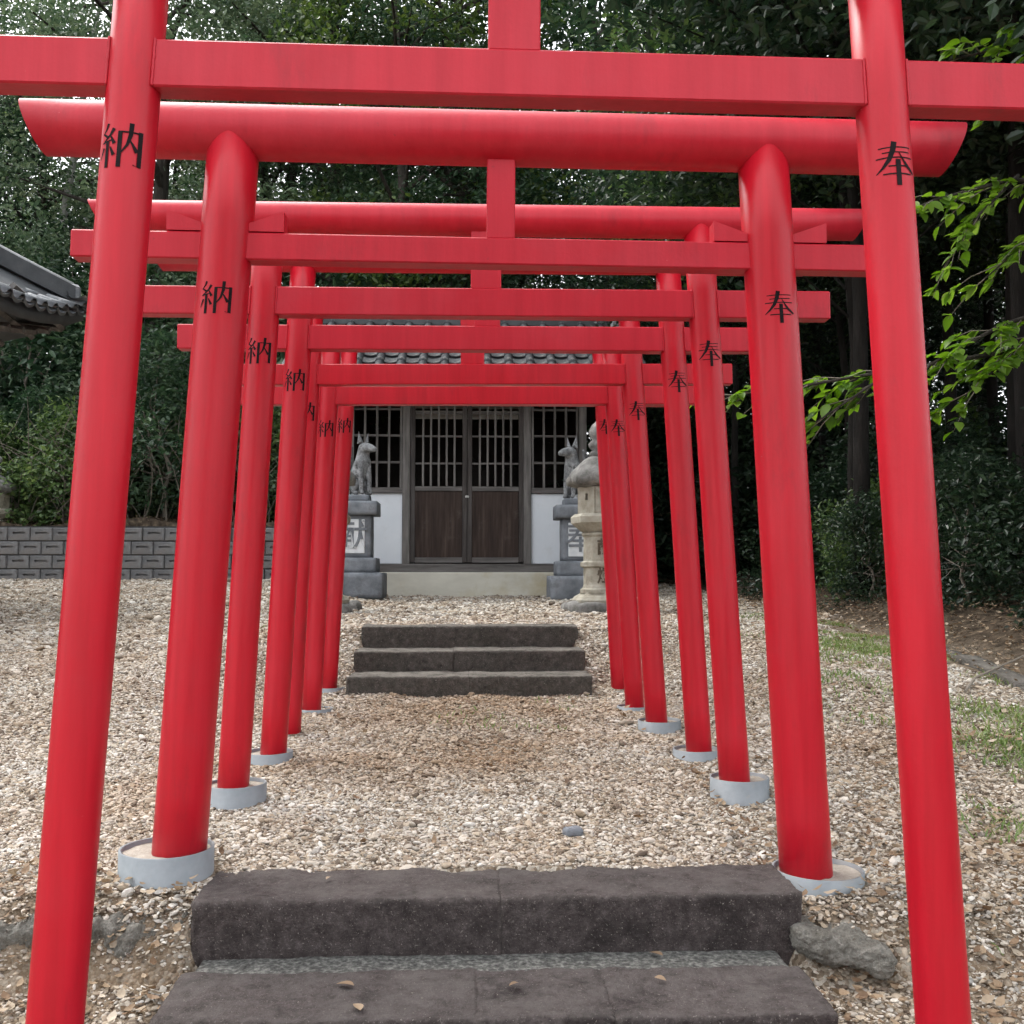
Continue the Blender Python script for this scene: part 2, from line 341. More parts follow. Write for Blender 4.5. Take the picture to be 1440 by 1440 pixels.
def ground_z(x, y, rough=True):
    x = np.asarray(x, float); y = np.asarray(y, float)
    c = np.interp(y, CP[:, 0], CP[:, 1]); a = np.interp(y, LP[:, 0], LP[:, 1]); b = np.interp(y, RP[:, 0], RP[:, 1])
    side = np.where(x < 0, a, b)
    z = c + (side - c) * sstep(.95, 1.9, np.abs(x))
    ex = x - np.interp(y, [0, 4.9, 5.7, 9, 14], [2.75, 2.72, 2.78, 3.1, 3.2])
    z = z + sstep(0.05, .6, ex) * .1 + np.clip(ex, 0, 40) * .09                    # forest floor rises on the right
    bank = sstep(15.08, 15.2, y) * sstep(3.4, 1.3, x)
    z = z + bank * (.84 + .05 * np.sin(x * 2.3) + .03 * np.sin(x * 6.1)) + np.clip(y - 15.1, 0, 60) * .07 * sstep(15, 17, y)
    z = z + np.clip(-x - 14, 0, 60) * .05
    z = z - .22 * ((np.abs(x - .005) < .66) & (y > 6.36) & (y < 7.12)) - .14 * ((np.abs(x - .085) < .77) & (y > 1.5) & (y < 2.975))
    z = z - .05 * np.exp(-((x - .97) / .3) ** 2 - ((y - 2.98) / .4) ** 2)
    if rough: z = z + .012 * np.sin(x * 5.1 + y * 2.3) * np.cos(y * 4.3 - x * 1.7) + .007 * np.sin(x * 11 + 1) * np.sin(y * 9.3)
    return z
def axis(segs):
    out = []
    for a, b, n in segs: out += list(np.linspace(a, b, n, endpoint=False))
    return np.array(out + [segs[-1][1]])
gx = axis([(-400, -60, 5), (-60, -14, 14), (-14, -4, 26), (-4, 4, 110), (4, 12, 30), (12, 60, 14), (60, 400, 5)])
gy = axis([(-300, -10, 6), (-10, 0, 10), (0, 2, 20), (2, 8, 110), (8, 15, 60), (15, 15.3, 6), (15.3, 40, 30), (40, 400, 8)])
GX, GY = np.meshgrid(gx, gy, indexing='xy')
GZ = ground_z(GX, GY)
nx, ny = len(gx), len(gy)
I = (np.arange(ny - 1)[:, None] * nx + np.arange(nx - 1)[None, :]).ravel()
F = np.stack([I, I + 1, I + nx + 1, I + nx], 1)
def ground_mat():
    m, nt, n, l, b = new_mat('gravel_earth')
    tc = n.new('ShaderNodeTexCoord')
    v = n.new('ShaderNodeTexVoronoi'); v.inputs['Scale'].default_value = 95; l.new(tc.outputs['Object'], v.inputs['Vector'])
    sp = n.new('ShaderNodeSeparateColor'); l.new(v.outputs['Color'], sp.inputs[0])
    r = ramp(n, [(0, (.08, .06, .042)), (.3, (.18, .14, .1)), (.6, (.28, .235, .18)), (1, (.42, .39, .33))]); l.new(sp.outputs[0], r.inputs['Fac'])
    nz = n.new('ShaderNodeTexNoise'); nz.inputs['Scale'].default_value = .9; nz.inputs['Detail'].default_value = 5; l.new(tc.outputs['Object'], nz.inputs['Vector'])
    mr = n.new('ShaderNodeMapRange'); mr.inputs[1].default_value = .45; mr.inputs[2].default_value = .7; mr.inputs[4].default_value = .75; l.new(nz.outputs['Fac'], mr.inputs[0])
    mx = n.new('ShaderNodeMix'); mx.data_type = 'RGBA'; mx.inputs[7].default_value = (.16, .115, .075, 1); l.new(mr.outputs[0], mx.inputs[0]); l.new(r.outputs[0], mx.inputs[6])
    # forest soil right of the kerb and beyond the wall: brown leaf mould
    sx = n.new('ShaderNodeSeparateXYZ'); l.new(tc.outputs['Object'], sx.inputs[0])
    a = n.new('ShaderNodeMapRange'); a.inputs[1].default_value = 2.6; a.inputs[2].default_value = 3.1; l.new(sx.outputs[0], a.inputs[0])
    c = n.new('ShaderNodeMapRange'); c.inputs[1].default_value = 15.0; c.inputs[2].default_value = 15.1; l.new(sx.outputs[1], c.inputs[0])
    mm = n.new('ShaderNodeMath'); mm.operation = 'MAXIMUM'; l.new(a.outputs[0], mm.inputs[0]); l.new(c.outputs[0], mm.inputs[1])
    n4 = n.new('ShaderNodeTexNoise'); n4.inputs['Scale'].default_value = 16; n4.inputs['Detail'].default_value = 6; l.new(tc.outputs['Object'], n4.inputs['Vector'])
    r2 = ramp(n, [(.35, (.035, .026, .018)), (.55, (.08, .06, .042)), (.7, (.15, .115, .08))]); l.new(n4.outputs['Fac'], r2.inputs['Fac'])
    m2 = n.new('ShaderNodeMix'); m2.data_type = 'RGBA'; l.new(mm.outputs[0], m2.inputs[0]); l.new(mx.outputs[2], m2.inputs[6]); l.new(r2.outputs[0], m2.inputs[7])
    l.new(m2.outputs[2], b.inputs['Base Color']); b.inputs['Roughness'].default_value = .95; b.inputs['Specular IOR Level'].default_value = .15
    bp = n.new('ShaderNodeBump'); bp.inputs['Strength'].default_value = .6; bp.inputs['Distance'].default_value = .015; bp.invert = True
    l.new(v.outputs['Distance'], bp.inputs['Height']); l.new(bp.outputs[0], b.inputs['Normal'])
    return m
g_me = np_mesh('ground', np.stack([GX.ravel(), GY.ravel(), GZ.ravel()], 1), F, ground_mat(), True)
tag(inst('ground', g_me), kind='structure')
def gz(x, y): return float(ground_z(x, y))

# ------------------------------------------------------------------ torii gates
STROKES = {
 'hou': [([(.12, .855), (.9, .9)], [.028, .028]), ([(.2, .745), (.86, .785)], [.026, .026]), ([(.06, .62), (.95, .665)], [.03, .03]),
         ([(.47, 1.0), (.43, .8), (.34, .58), (.2, .4), (.05, .27)], [.13, .12, .095, .06, .02]),
         ([(.57, .76), (.66, .6), (.78, .45), (.98, .32)], [.02, .045, .085, .06]),
         ([(.32, .44), (.78, .46)], [.028, .03]), ([(.2, .255), (.87, .285)], [.03, .032]), ([(.54, .6), (.54, .0)], [.115, .115])],
 'nou': [([(.2, .99), (.15, .86), (.05, .76)], [.075, .05, .03]), ([(.06, .775), (.2, .69)], [.04, .06]), ([(.36, .87), (.27, .72), (.08, .56)], [.085, .06, .035]),
         ([(.06, .56), (.36, .62)], [.035, .035]), ([(.29, .7), (.385, .53)], [.03, .09]), ([(.215, .6), (.215, .0)], [.085, .085]),
         ([(.12, .45), (.03, .2)], [.06, .025]), ([(.29, .46), (.385, .27)], [.035, .085]),
         ([(.505, .8), (.505, .0)], [.095, .095]), ([(.47, .79), (.95, .79)], [.035, .035]), ([(.93, .83), (.93, .04), (.8, .075)], [.1, .1, .02]),
         ([(.73, .99), (.72, .72), (.66, .5), (.55, .33)], [.1, .09, .06, .03]), ([(.72, .6), (.87, .36)], [.03, .095])]}
def stroke_quads(key):
    out = []
    for si, (pts, wd) in enumerate(STROKES[key]):
        P = [Vector(p) for p in pts]
        L = []; Rr = []
        for i, p in enumerate(P):
            t = (P[min(i + 1, len(P) - 1)] - P[max(i - 1, 0)]).normalized(); nrm = Vector((-t.y, t.x))
            L.append(p + nrm * wd[i] / 2); Rr.append(p - nrm * wd[i] / 2)
        # densify so that the strip follows the round post
        LL = []; RRR = []
        for i in range(len(P) - 1):
            k = max(1, int((P[i + 1] - P[i]).length / .08))
            for q in range(k): LL.append(L[i].lerp(L[i + 1], q / k)); RRR.append(Rr[i].lerp(Rr[i + 1], q / k))
        LL.append(L[-1]); RRR.append(Rr[-1])
        out.append((si, LL, RRR))
    return out
def lettering(key, fn, name, m, parent):
    mb = MB()
    for si, L, Rr in stroke_quads(key):
        v = []
        for a, b in zip(L, Rr):
            mid = a.lerp(b, .5); v += [fn(a.x - .5, a.y - .5, si), fn(mid.x - .5, mid.y - .5, si), fn(b.x - .5, b.y - .5, si)]
        f = []
        for i in range(len(L) - 1):
            for k in (0, 1): f.append((3 * i + k, 3 * i + k + 1, 3 * i + k + 4, 3 * i + k + 3))
        mb.add(v, f)
    return mb.build(name, m, parent)
BAT = .0514; HW = .81
GATES = [  # x, y, nuki z, roll deg, base z left/right, post radius, nuki height, nuki half, kasagi half, ring radius, ring exposed L/R, ring offset L/R, label
 (.094, 2.162, 2.575, -.41, .32, .32, .0572, .104, 1.32, 1.47, .105, .02, .02, 0, 0, 'slim-posted red torii gate standing on the low ground before the front stone steps'),
 (.091, 3.000, 2.454, -.38, .714, .645, .078, .081, 1.25, 1.41,   .13, .075, .065, -.035, .035, 'thick-posted red torii gate with wedges on its crossbeam behind the front steps'),
 (.060, 3.730, 2.497, .15, .756, .758, .0572, .104, 1.28, 1.45, .106, .065, .055, .01, .018, 'third red torii gate from the front steps, slim posts in tall grey pipe collars'),
 (.076, 4.390, 2.518, .21, .756, .748, .0565, .106, 1.32, 1.46, .1, .02, .02, -.02, -.012, 'fourth red torii gate counted from the front stone steps'),
 (.013, 5.081, 2.497, .54, .727, .767, .0555, .103, 1.31, 1.46, .106, -.03, .03, 0, .014, 'fifth red torii gate counted from the front stone steps'),
 (.016, 5.763, 2.511, .47, .762, .752, .055, .103, 1.3, 1.45, .1, .015, .012, .02, 0, 'sixth red torii gate, next to last before the steps up to the shrine'),
 (.037, 6.427, 2.62, .04, .80, .772, .053, .103, 1.3, 1.45, .1, -.03, -.03, 0, 0, 'last red torii gate, straddling the three steps below the shrine'),
]
for gi, (x, y, zn, roll, bl, br, pr, nh, nhw, khw, rr, el, er, ol, orr, lab) in enumerate(GATES):
    g = empty('torii_gate', (x, y, zn)); g.rotation_euler = (0, -R(roll), 0)
    tag(g, lab, 'torii gate', 'red torii gates lining the path')
    ktop = (.31, .352, .315, .35, .345, .34, .34)[gi]
    pr = pr * .965; kr = pr * 1.065
    beam_m = M_REDSKY if gi < 4 else M_RED
    for s, bz, ex, off in ((-1, bl, el, ol), (1, br, er, orr)):
        zb = bz - zn
        p0 = Vector((s * (HW - BAT * (zb - .12)), 0, zb - .12)); p1 = Vector((s * (HW - BAT * ktop), 0, ktop))
        c = MB().tube([p0.lerp(p1, t / 8) for t in range(9)], pr, 44).build('column', M_RED, g)
        def onpost(u, v, si, s=s, pr=pr, zt=(-.19 if gi != 1 else -.165)):
            h = .095; zz = zt + v * h
            cx = s * (HW - BAT * zz); rad = pr + .0006 + .00012 * si; a = u * h / pr
            return (cx + rad * math.sin(a), -rad * math.cos(a), zz)
        lettering('nou' if s < 0 else 'hou', onpost, 'lettering', M_INK, c)
        # weld beads where the crossbeam meets the post
        for q in (-1, 1):
            zs = np.linspace(-nh / 2, nh / 2, 24)
            w = MB().tube([(s * (HW - BAT * zz) + q * pr * .86 + rnd.uniform(-.0006, .0006), -.0325, zz) for zz in zs], [.0034 + rnd.uniform(-.0008, .0008) for zz in zs], 6)
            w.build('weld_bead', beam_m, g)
        # pipe collar with mortar fill
        fx = s * (HW - BAT * zb) + off
        ring = MB(); N = 40
        prof = [(rr, -ex - .14), (rr, .008), (rr - .007, .008), (rr - .007, -.05)]
        ring.lathe(prof, N, (fx, 0, zb)); ring.f = ring.f[:-2]; ring.sm = ring.sm[:-2]
        ro = ring.build('footing_collar', M_PVC, g)
        md = MB(); vv = []; 
        for k, rad in enumerate(np.linspace(0, rr - .0072, 6)):
            for j in range(24):
                a = 2 * math.pi * j / 24
                px, py = fx + rad * math.cos(a), rad * math.sin(a)
                vv.append((px, py, zb - .004 + noise.noise((px * 30, py * 30, gi)) * .006))
        md.add(vv, [(k * 24 + j, k * 24 + (j + 1) % 24, (k + 1) * 24 + (j + 1) % 24, (k + 1) * 24 + j) for k in range(5) for j in range(24)], True)
        md.build('mortar_fill', M_MORT, ro)
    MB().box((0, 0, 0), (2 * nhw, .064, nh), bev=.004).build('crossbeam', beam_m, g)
    # round top beam with undercut ends
    kb = MB(); N = 44; v = []; st = 12
    for i in range(st + 1):
        t = -1 + 2 * i / st
        for k in range(N):
            a = 2 * math.pi * k / N; yy, zz = kr * math.cos(a), kr * math.sin(a)
            e = khw - .065 * (kr - zz) / (2 * kr)
            v.append((t * e, yy, ktop + zz))
    f = [(i * N + k, (i + 1) * N + k, (i + 1) * N + (k + 1) % N, i * N + (k + 1) % N) for i in range(st) for k in range(N)]
    kb.add(v, f, True)
    kb.f += [tuple(range(N)), tuple(reversed(range(st * N, (st + 1) * N)))]; kb.sm += [False, False]
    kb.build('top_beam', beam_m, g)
    sw = .084 if gi == 1 else .112
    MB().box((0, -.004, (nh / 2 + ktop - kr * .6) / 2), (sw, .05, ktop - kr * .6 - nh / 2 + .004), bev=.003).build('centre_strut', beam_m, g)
    if gi == 1:
        for s in (-1, 1):
            cx = s * (HW - BAT * .07)
            for q in (-1, 1):
                a, b2 = cx + q * (pr - .006), cx + q * .17
                poly = [(a, nh / 2 + .004), (b2, nh / 2 + .004), (b2, nh / 2 + .064), (a, nh / 2 + .028)]
                if q < 0: poly = poly[::-1]
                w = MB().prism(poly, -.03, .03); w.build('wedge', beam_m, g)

# ------------------------------------------------------------------ stone steps
def step_flight(name, label, rows, m, rise=.2):
    o = empty(name, (rows[0][0][0], rows[0][1], rows[0][3] - .3)); base = Vector(o.location)
    tag(o, label, 'stone steps')
    for ri, (xs, y0, y1, zt, zb) in enumerate(rows):
        for k in range(len(xs) - 1):
            sx, sy, sz = xs[k + 1] - xs[k] + .009, y1 - y0, zt - zb
            b = stone((sx, sy, sz), 64, .012, .0075, 8, seed=ri * 5 + k + len(name), fine=.5)
            moved(b, Vector(((xs[k] + xs[k + 1]) / 2, (y0 + y1) / 2 + rnd.uniform(-.006, .006), (zt + zb) / 2 + rnd.uniform(-.004, .004))) - base, rz=rnd.uniform(-.004, .004))
            b.build('step_block', m, o)
    return o, base
fs, fb = step_flight('stone_steps', 'dark worn stone steps in the foreground below the thick-posted gate', [
    ([-.715, .085, .885], 2.74, 3.02, .66, .3), ([-.70, .02, .33, .83], 2.33, 2.62, .52, .16), ([-.70, -.1, .82], 1.95, 2.26, .385, .0), ([-.70, .2, .82], 1.57, 1.88, .25, -.1)], M_STEP)
for (ya, yb, z) in ((2.6, 2.755, .512), (2.24, 2.345, .376), (1.86, 1.965, .24)):
    b = stone((1.5, yb - ya, .2), 60, .01, .006, 18, seed=3); moved(b, Vector((.065, (ya + yb) / 2, z - .1)) - fb); b.build('gritty_joint', M_GRIT, fs)
step_flight('stone_steps', 'three grey stone steps leading up to the shrine terrace', [
    ([-.735, .0, .36, .75], 6.27, 6.64, .882, .6), ([-.73, -.1, .745], 6.62, 6.99, 1.01, .72), ([-.72, -.22, .74], 6.97, 7.24, 1.155, .85)], M_STEP2)
b = stone((.66, .22, .17), 80, .05, .05, 9, seed=2, fine=.3); moved(b, (-1.04, 2.85, .52), rz=.06, ry=-.03)
tag(b.build('concrete_lump', M_RUB), 'broken rough concrete edge left of the dark front steps', 'concrete')
b = stone((.25, .16, .07), 60, .03, .024, 10, seed=9, fine=.3); moved(b, (.975, 2.74, .525), rz=-.25, ry=.2)
tag(b.build('concrete_lump', M_RUB), 'mossy grey concrete lump right of the dark front steps', 'concrete')
b = stone((.15, .11, .08), 12, .035, .015, 9, seed=5); moved(b, (-1.02, 2.93, .615), rz=.3)
tag(b.build('flat_stone', M_STEP), 'small dark flat stone set in the broken concrete edge', 'stone')

# ------------------------------------------------------------------ shrine
SX, SY = -.045, 13.4
sh = empty('shrine_building', (SX, SY, 1.22)); tag(sh, 'small wooden shrine with latticed doors and white plaster panels', 'shrine')
def part(name, c, d, m, parent=None, bev=.004, base=(SX, SY, 1.22)):
    return MB().box((c[0] - base[0], c[1] - base[1], c[2] - base[2]), d, bev=bev).build(name, m, parent or sh)
part('foundation', (SX, SY + 1.1, 1.3), (3.5, 2.36, .46), M_FOUND, bev=.012)
part('sill_beam', (SX, SY + .06, 1.585), (3.4, .16, .11), M_WOODH)
for px in (-1.6, -.825, .765, 1.5): part('post', (px, SY + .06, 2.77), (.1, .12, 2.26), M_WOODG)
for a, b2 in ((-1.548, -.877), (.817, 1.448)):
    part('white_panel', ((a + b2) / 2, SY + .075, 2.105), (b2 - a, .04, .925), M_WHITE)
    part('window_rail', ((a + b2) / 2, SY + .06, 2.605), (b2 - a, .1, .07), M_WOODH)
    w = empty('lattice_window', ((a + b2) / 2 - SX, .05, 1.42), parent=sh)
    n = 4
    for k in range(n + 1): MB().box((-.5 * (b2 - a) + .02 + k * (b2 - a - .04) / n, 0, .6), (.03, .03, 1.2), bev=.003).build('lattice_bar', M_WOODG, w)
    for zz in (.335, .69, 1.04, 1.19): MB().box((0, .012, zz), (b2 - a, .022, .03), bev=.003).build('lattice_rail', M_WOODH, w)
for s, a, b2 in ((-1, -.77, -.03), (1, -.024, .712)):
    d = empty('door', ((a + b2) / 2 - SX, .03, .44), parent=sh); wd = b2 - a
    for k in (-1, 1): MB().box((k * (wd / 2 - .03), 0, 1.06), (.06, .045, 2.12), bev=.004).build('door_stile', M_WOODD, d)
    for zz, hh in ((.03, .07), (.965, .06), (2.09, .06)): MB().box((0, 0, zz), (wd - .122, .042, hh), bev=.004).build('door_rail', M_WOODH, d)
    MB().box((0, .008, .5), (wd - .124, .02, .866), bev=.003).build('door_panel', M_WOODB, d)
    n = 6
    for k in range(1, n): MB().box((-wd / 2 + .06 + k * (wd - .12) / n, 0, 1.53), (.027, .026, 1.06), bev=.003).build('lattice_bar', M_WOODG, d)
    for zz in (1.3, 1.66, 1.97): MB().box((0, .01, zz), (wd - .122, .018, .026), bev=.003).build('lattice_rail', M_WOODH, d)
MB().box((.018, .0, 1.3), (.05, .02, .03), bev=.006).build('door_latch', M_METAL, sh)
part('lintel_beam', (SX, SY + .06, 3.86), (3.3, .15, .18), M_WOODH)
part('upper_wall', (SX, SY + .08, 4.05), (3.2, .06, .2), M_WHITE)
part('side_wall', (-1.6, SY + 1.2, 2.77), (.06, 2.1, 2.26), M_WOODB); part('side_wall', (1.5, SY + 1.2, 2.77), (.06, 2.1, 2.26), M_WOODB)
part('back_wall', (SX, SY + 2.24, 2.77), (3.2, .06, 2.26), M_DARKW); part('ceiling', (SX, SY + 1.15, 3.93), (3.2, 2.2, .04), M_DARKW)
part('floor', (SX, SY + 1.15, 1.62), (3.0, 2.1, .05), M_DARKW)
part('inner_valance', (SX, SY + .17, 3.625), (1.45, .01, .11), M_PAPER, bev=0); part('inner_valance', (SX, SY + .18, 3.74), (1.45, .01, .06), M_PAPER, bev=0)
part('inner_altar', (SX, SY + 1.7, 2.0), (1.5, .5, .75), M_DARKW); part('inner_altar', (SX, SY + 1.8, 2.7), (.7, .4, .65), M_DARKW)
# roof: a tiled gable with the ridge across
rf = empty('roof', (0, 0, 2.7), parent=sh)      # local origin at z = 3.92
EY, EZ, RY, RZ = -.92, .06, 1.05, 1.14          # front eave and ridge in roof coordinates
for sgn in (1, -1):
    y0 = EY if sgn > 0 else 2 * RY - EY
    m = MB(); hw = 2.3
    v = [(-hw, y0, EZ - .06), (hw, y0, EZ - .06), (hw, RY, RZ - .06), (-hw, RY, RZ - .06), (-hw, y0, EZ), (hw, y0, EZ), (hw, RY, RZ), (-hw, RY, RZ)]
    m.add(v, [(3, 2, 1, 0), (4, 5, 6, 7), (0, 1, 5, 4), (1, 2, 6, 5), (3, 0, 4, 7)]); m.build('roof_deck', M_RIDGE, rf)
slope = math.atan2(RZ - EZ, RY - EY); sl = math.hypot(RZ - EZ, RY - EY)
def tile_mesh(name, r, L, seg=8):
    mb = MB(); v = []
    for t in (0, 1):
        for k in range(seg + 1):
            a = math.pi * k / seg; rr = r * (1.0 if t == 0 else .86)
            v.append((rr * math.cos(a), t * L, rr * math.sin(a)))
    b0 = len(v); v += [(r * .8 * math.cos(math.pi * k / seg), 0, r * .8 * math.sin(math.pi * k / seg)) for k in range(seg + 1)]
    f = [(k, k + 1, k + seg + 2, k + seg + 1)[::-1] for k in range(seg)] + [(k, b0 + k, b0 + k + 1, k + 1)[::-1] for k in range(seg)]
    mb.add(v, f, True); me = mb.mesh(name); me.materials.append(M_TILE); return me
def pan_mesh(name, w, L):
    mb = MB(); v = []; n = 6
    for t, dz in ((0, .03), (1, 0)):
        for k in range(n + 1):
            u = -1 + 2 * k / n; v.append((u * w / 2, t * L, dz + .035 * u * u))
    v += [(-1 * w / 2 + w * k / n, 0, .0 + .035 * (-1 + 2 * k / n) ** 2) for k in range(n + 1)]
    f = [(k, k + 1, k + n + 2, k + n + 1) for k in range(n)] + [(k, 2 * n + 2 + k, 2 * n + 3 + k, k + 1)[::-1] for k in range(n)]
    mb.add(v, f, True); me = mb.mesh(name); me.materials.append(M_TILE); return me
TL = .3
t_cov, t_pan = tile_mesh('cover_tile', .062, TL * 1.06), pan_mesh('pan_tile', .24, TL * 1.08)
for _t in (t_cov, t_pan): _t.materials.clear(); _t.materials.append(M_TILE2)
ncol = 17; nrow = int(sl / TL) + 1
for side in (1,):
    for c in range(ncol):
        xx = -2.16 + c * .27
        for r_ in range(nrow):
            d = r_ * TL - .06
            inst('roof_tile', t_cov, rf, (xx, EY + d * math.cos(slope), EZ + .03 + d * math.sin(slope)), (slope, 0, rnd.uniform(-.02, .02)))
        if c < ncol - 1:
            for r_ in range(nrow):
                d = r_ * TL - .04
                inst('roof_tile', t_pan, rf, (xx + .135, EY + d * math.cos(slope), EZ + .008 + d * math.sin(slope)), (slope, 0, rnd.uniform(-.02, .02)))
MB().box((0, RY, RZ + .1), (4.1, .26, .3), bev=.02).build('ridge', M_RIDGE, rf)
MB().tube([(-2.05, RY, RZ + .27), (2.05, RY, RZ + .27)], .07, 14).build('ridge_cap', M_TILE, rf)
for s in (-1, 1): MB().box((s * 2.1, RY, RZ + .1), (.1, .36, .4), bev=.03).build('ridge_end', M_RIDGEL, rf)
for k in range(15): MB().box((-2.1 + k * .3, EY + .42, EZ + .11), (.06, 1.0, .07), M=Matrix.Rotation(slope, 3, 'X')).build('rafter', M_WOODG, rf)

# ------------------------------------------------------------------ font lettering helper (the bundled default font), flat pieces
def glyph(ch, h, name, m, parent, loc, depth=.004, rx=R(90)):
    c = bpy.data.curves.new('g', 'FONT'); c.body = ch; c.size = h * 1.12; c.align_x = 'CENTER'; c.align_y = 'CENTER'; c.extrude = depth; c.offset = .003
    o = bpy.data.objects.new('g', c); COL.objects.link(o); bpy.context.view_layer.update()
    me = bpy.data.meshes.new_from_object(o.evaluated_get(bpy.context.evaluated_depsgraph_get()))
    bpy.data.objects.remove(o); bpy.data.curves.remove(c)
    me.name = name; me.materials.clear(); me.materials.append(m)
    return inst(name, me, parent, loc, (rx, 0, 0))

# ------------------------------------------------------------------ fox pedestals
def pedestal(cx, s, ch, label):
    o = empty('fox_pedestal', (cx, 12.25, gz(cx, 12.25) - .03)); tag(o, label, 'pedestal', 'pedestals of the fox statues')
    z = 0
    for name, w, h in (('base_block', .72, .3), ('lower_block', .56, .175), ('shaft', .42, .5), ('top_slab', .57, .165), ('plinth', .36, .08)):
        b = stone((w, w, h), 10, .012, .004, 6, seed=s + len(name)); moved(b, (0, 0, z + h / 2)); p = b.build(name, M_STONE, o)
        if name == 'shaft':
            pn = MB().box((0, -w / 2 - .003, z + h / 2), (.28, .02, .4), bev=.006).build('inlay_panel', M_WHITEP, p)
            glyph(ch, .33, 'carved_letter', M_STONE, p, (0, -w / 2 - .016, z + h / 2), .006)
        z += h
    return o.location.z + z
zL = pedestal(-1.36, 1, '献', 'grey stone pedestal under the fox at the left lantern')
zR = pedestal(1.31, 2, '奉', 'grey stone pedestal under the fox beside the clearly seen cream lantern')
def fox(cx, z, yaw, label):
    V = [(0, .06, .10), (0, .02, .26), (0, -.03, .38), (0, -.045, .455), (0, -.065, .56), (0, -.165, .54), (0, -.27, .51),      # 0 hip .. 6 nose
         (.055, -.06, .34), (.06, -.085, .18), (.06, -.09, .03), (.06, -.13, .012),                                      # right fore leg
         (-.055, -.06, .34), (-.06, -.085, .18), (-.06, -.09, .03), (-.06, -.13, .012),
         (.075, .04, .13), (.095, -.02, .12), (.095, .0, .03), (.095, -.07, .015),                                        # haunches
         (-.075, .04, .13), (-.095, -.02, .12), (-.095, .0, .03), (-.095, -.07, .015),
         (0, .17, .1), (0, .235, .26), (0, .22, .45), (0, .15, .6)]                                                        # tail
    E_ = [(0, 1), (1, 2), (2, 3), (3, 4), (4, 5), (5, 6), (2, 7), (7, 8), (8, 9), (9, 10), (2, 11), (11, 12), (12, 13), (13, 14),
          (0, 15), (15, 16), (16, 17), (17, 18), (0, 19), (19, 20), (20, 21), (21, 22), (0, 23), (23, 24), (24, 25), (25, 26)]
    rad = [.105, .1, .09, .068, .092, .058, .026, .05, .033, .028, .022, .05, .033, .028, .022, .075, .06, .03, .024, .075, .06, .03, .024, .04, .055, .05, .015]
    me = bpy.data.meshes.new('fox'); me.from_pydata(V, E_, [])
    o = bpy.data.objects.new('fox', me); COL.objects.link(o)
    bpy.context.view_layer.objects.active = o
    md = o.modifiers.new('k', 'SKIN'); md.use_smooth_shade = True
    for i, r_ in enumerate(rad):
        o.data.skin_vertices[0].data[i].radius = (r_, r_); o.data.skin_vertices[0].data[i].use_root = (i == 0)
    o.modifiers.new('s', 'SUBSURF').levels = 2; o.modifiers['s'].render_levels = 2
    bpy.context.view_layer.update()
    body = bpy.data.meshes.new_from_object(o.evaluated_get(bpy.context.evaluated_depsgraph_get()))
    bpy.data.objects.remove(o)
    body.name = 'fox_statue'; body.materials.clear(); body.materials.append(M_FOX)
    body.polygons.foreach_set('use_smooth', [True] * len(body.polygons))
    f = inst('fox_statue', body, None, (cx, 12.25, z), (0, 0, yaw), (1.03, 1.03, 1.03))
    tag(f, label, 'fox statue', 'stone fox statues before the shrine')
    for s in (-1, 1):
        e = MB(); v = [(-.042, 0, -.02), (.042, 0, -.02), (0, .036, -.02), (0, .006, .125), (0, -.022, .01)]
        e.add(v, [(0, 4, 3), (4, 1, 3), (1, 2, 3), (2, 0, 3), (0, 2, 1), (0, 1, 4)], False)
        eo = e.build('ear', M_FOX, f); eo.location = (s * .05, -.05, .615); eo.rotation_euler = (.08, s * .18, s * .25)
    return f
fox(-1.3, zL, R(46), 'stone fox with pricked ears on the pedestal beside the left lantern')
fox(1.27, zR, R(-48), 'stone fox looking inward from the pedestal beside the cream lantern')

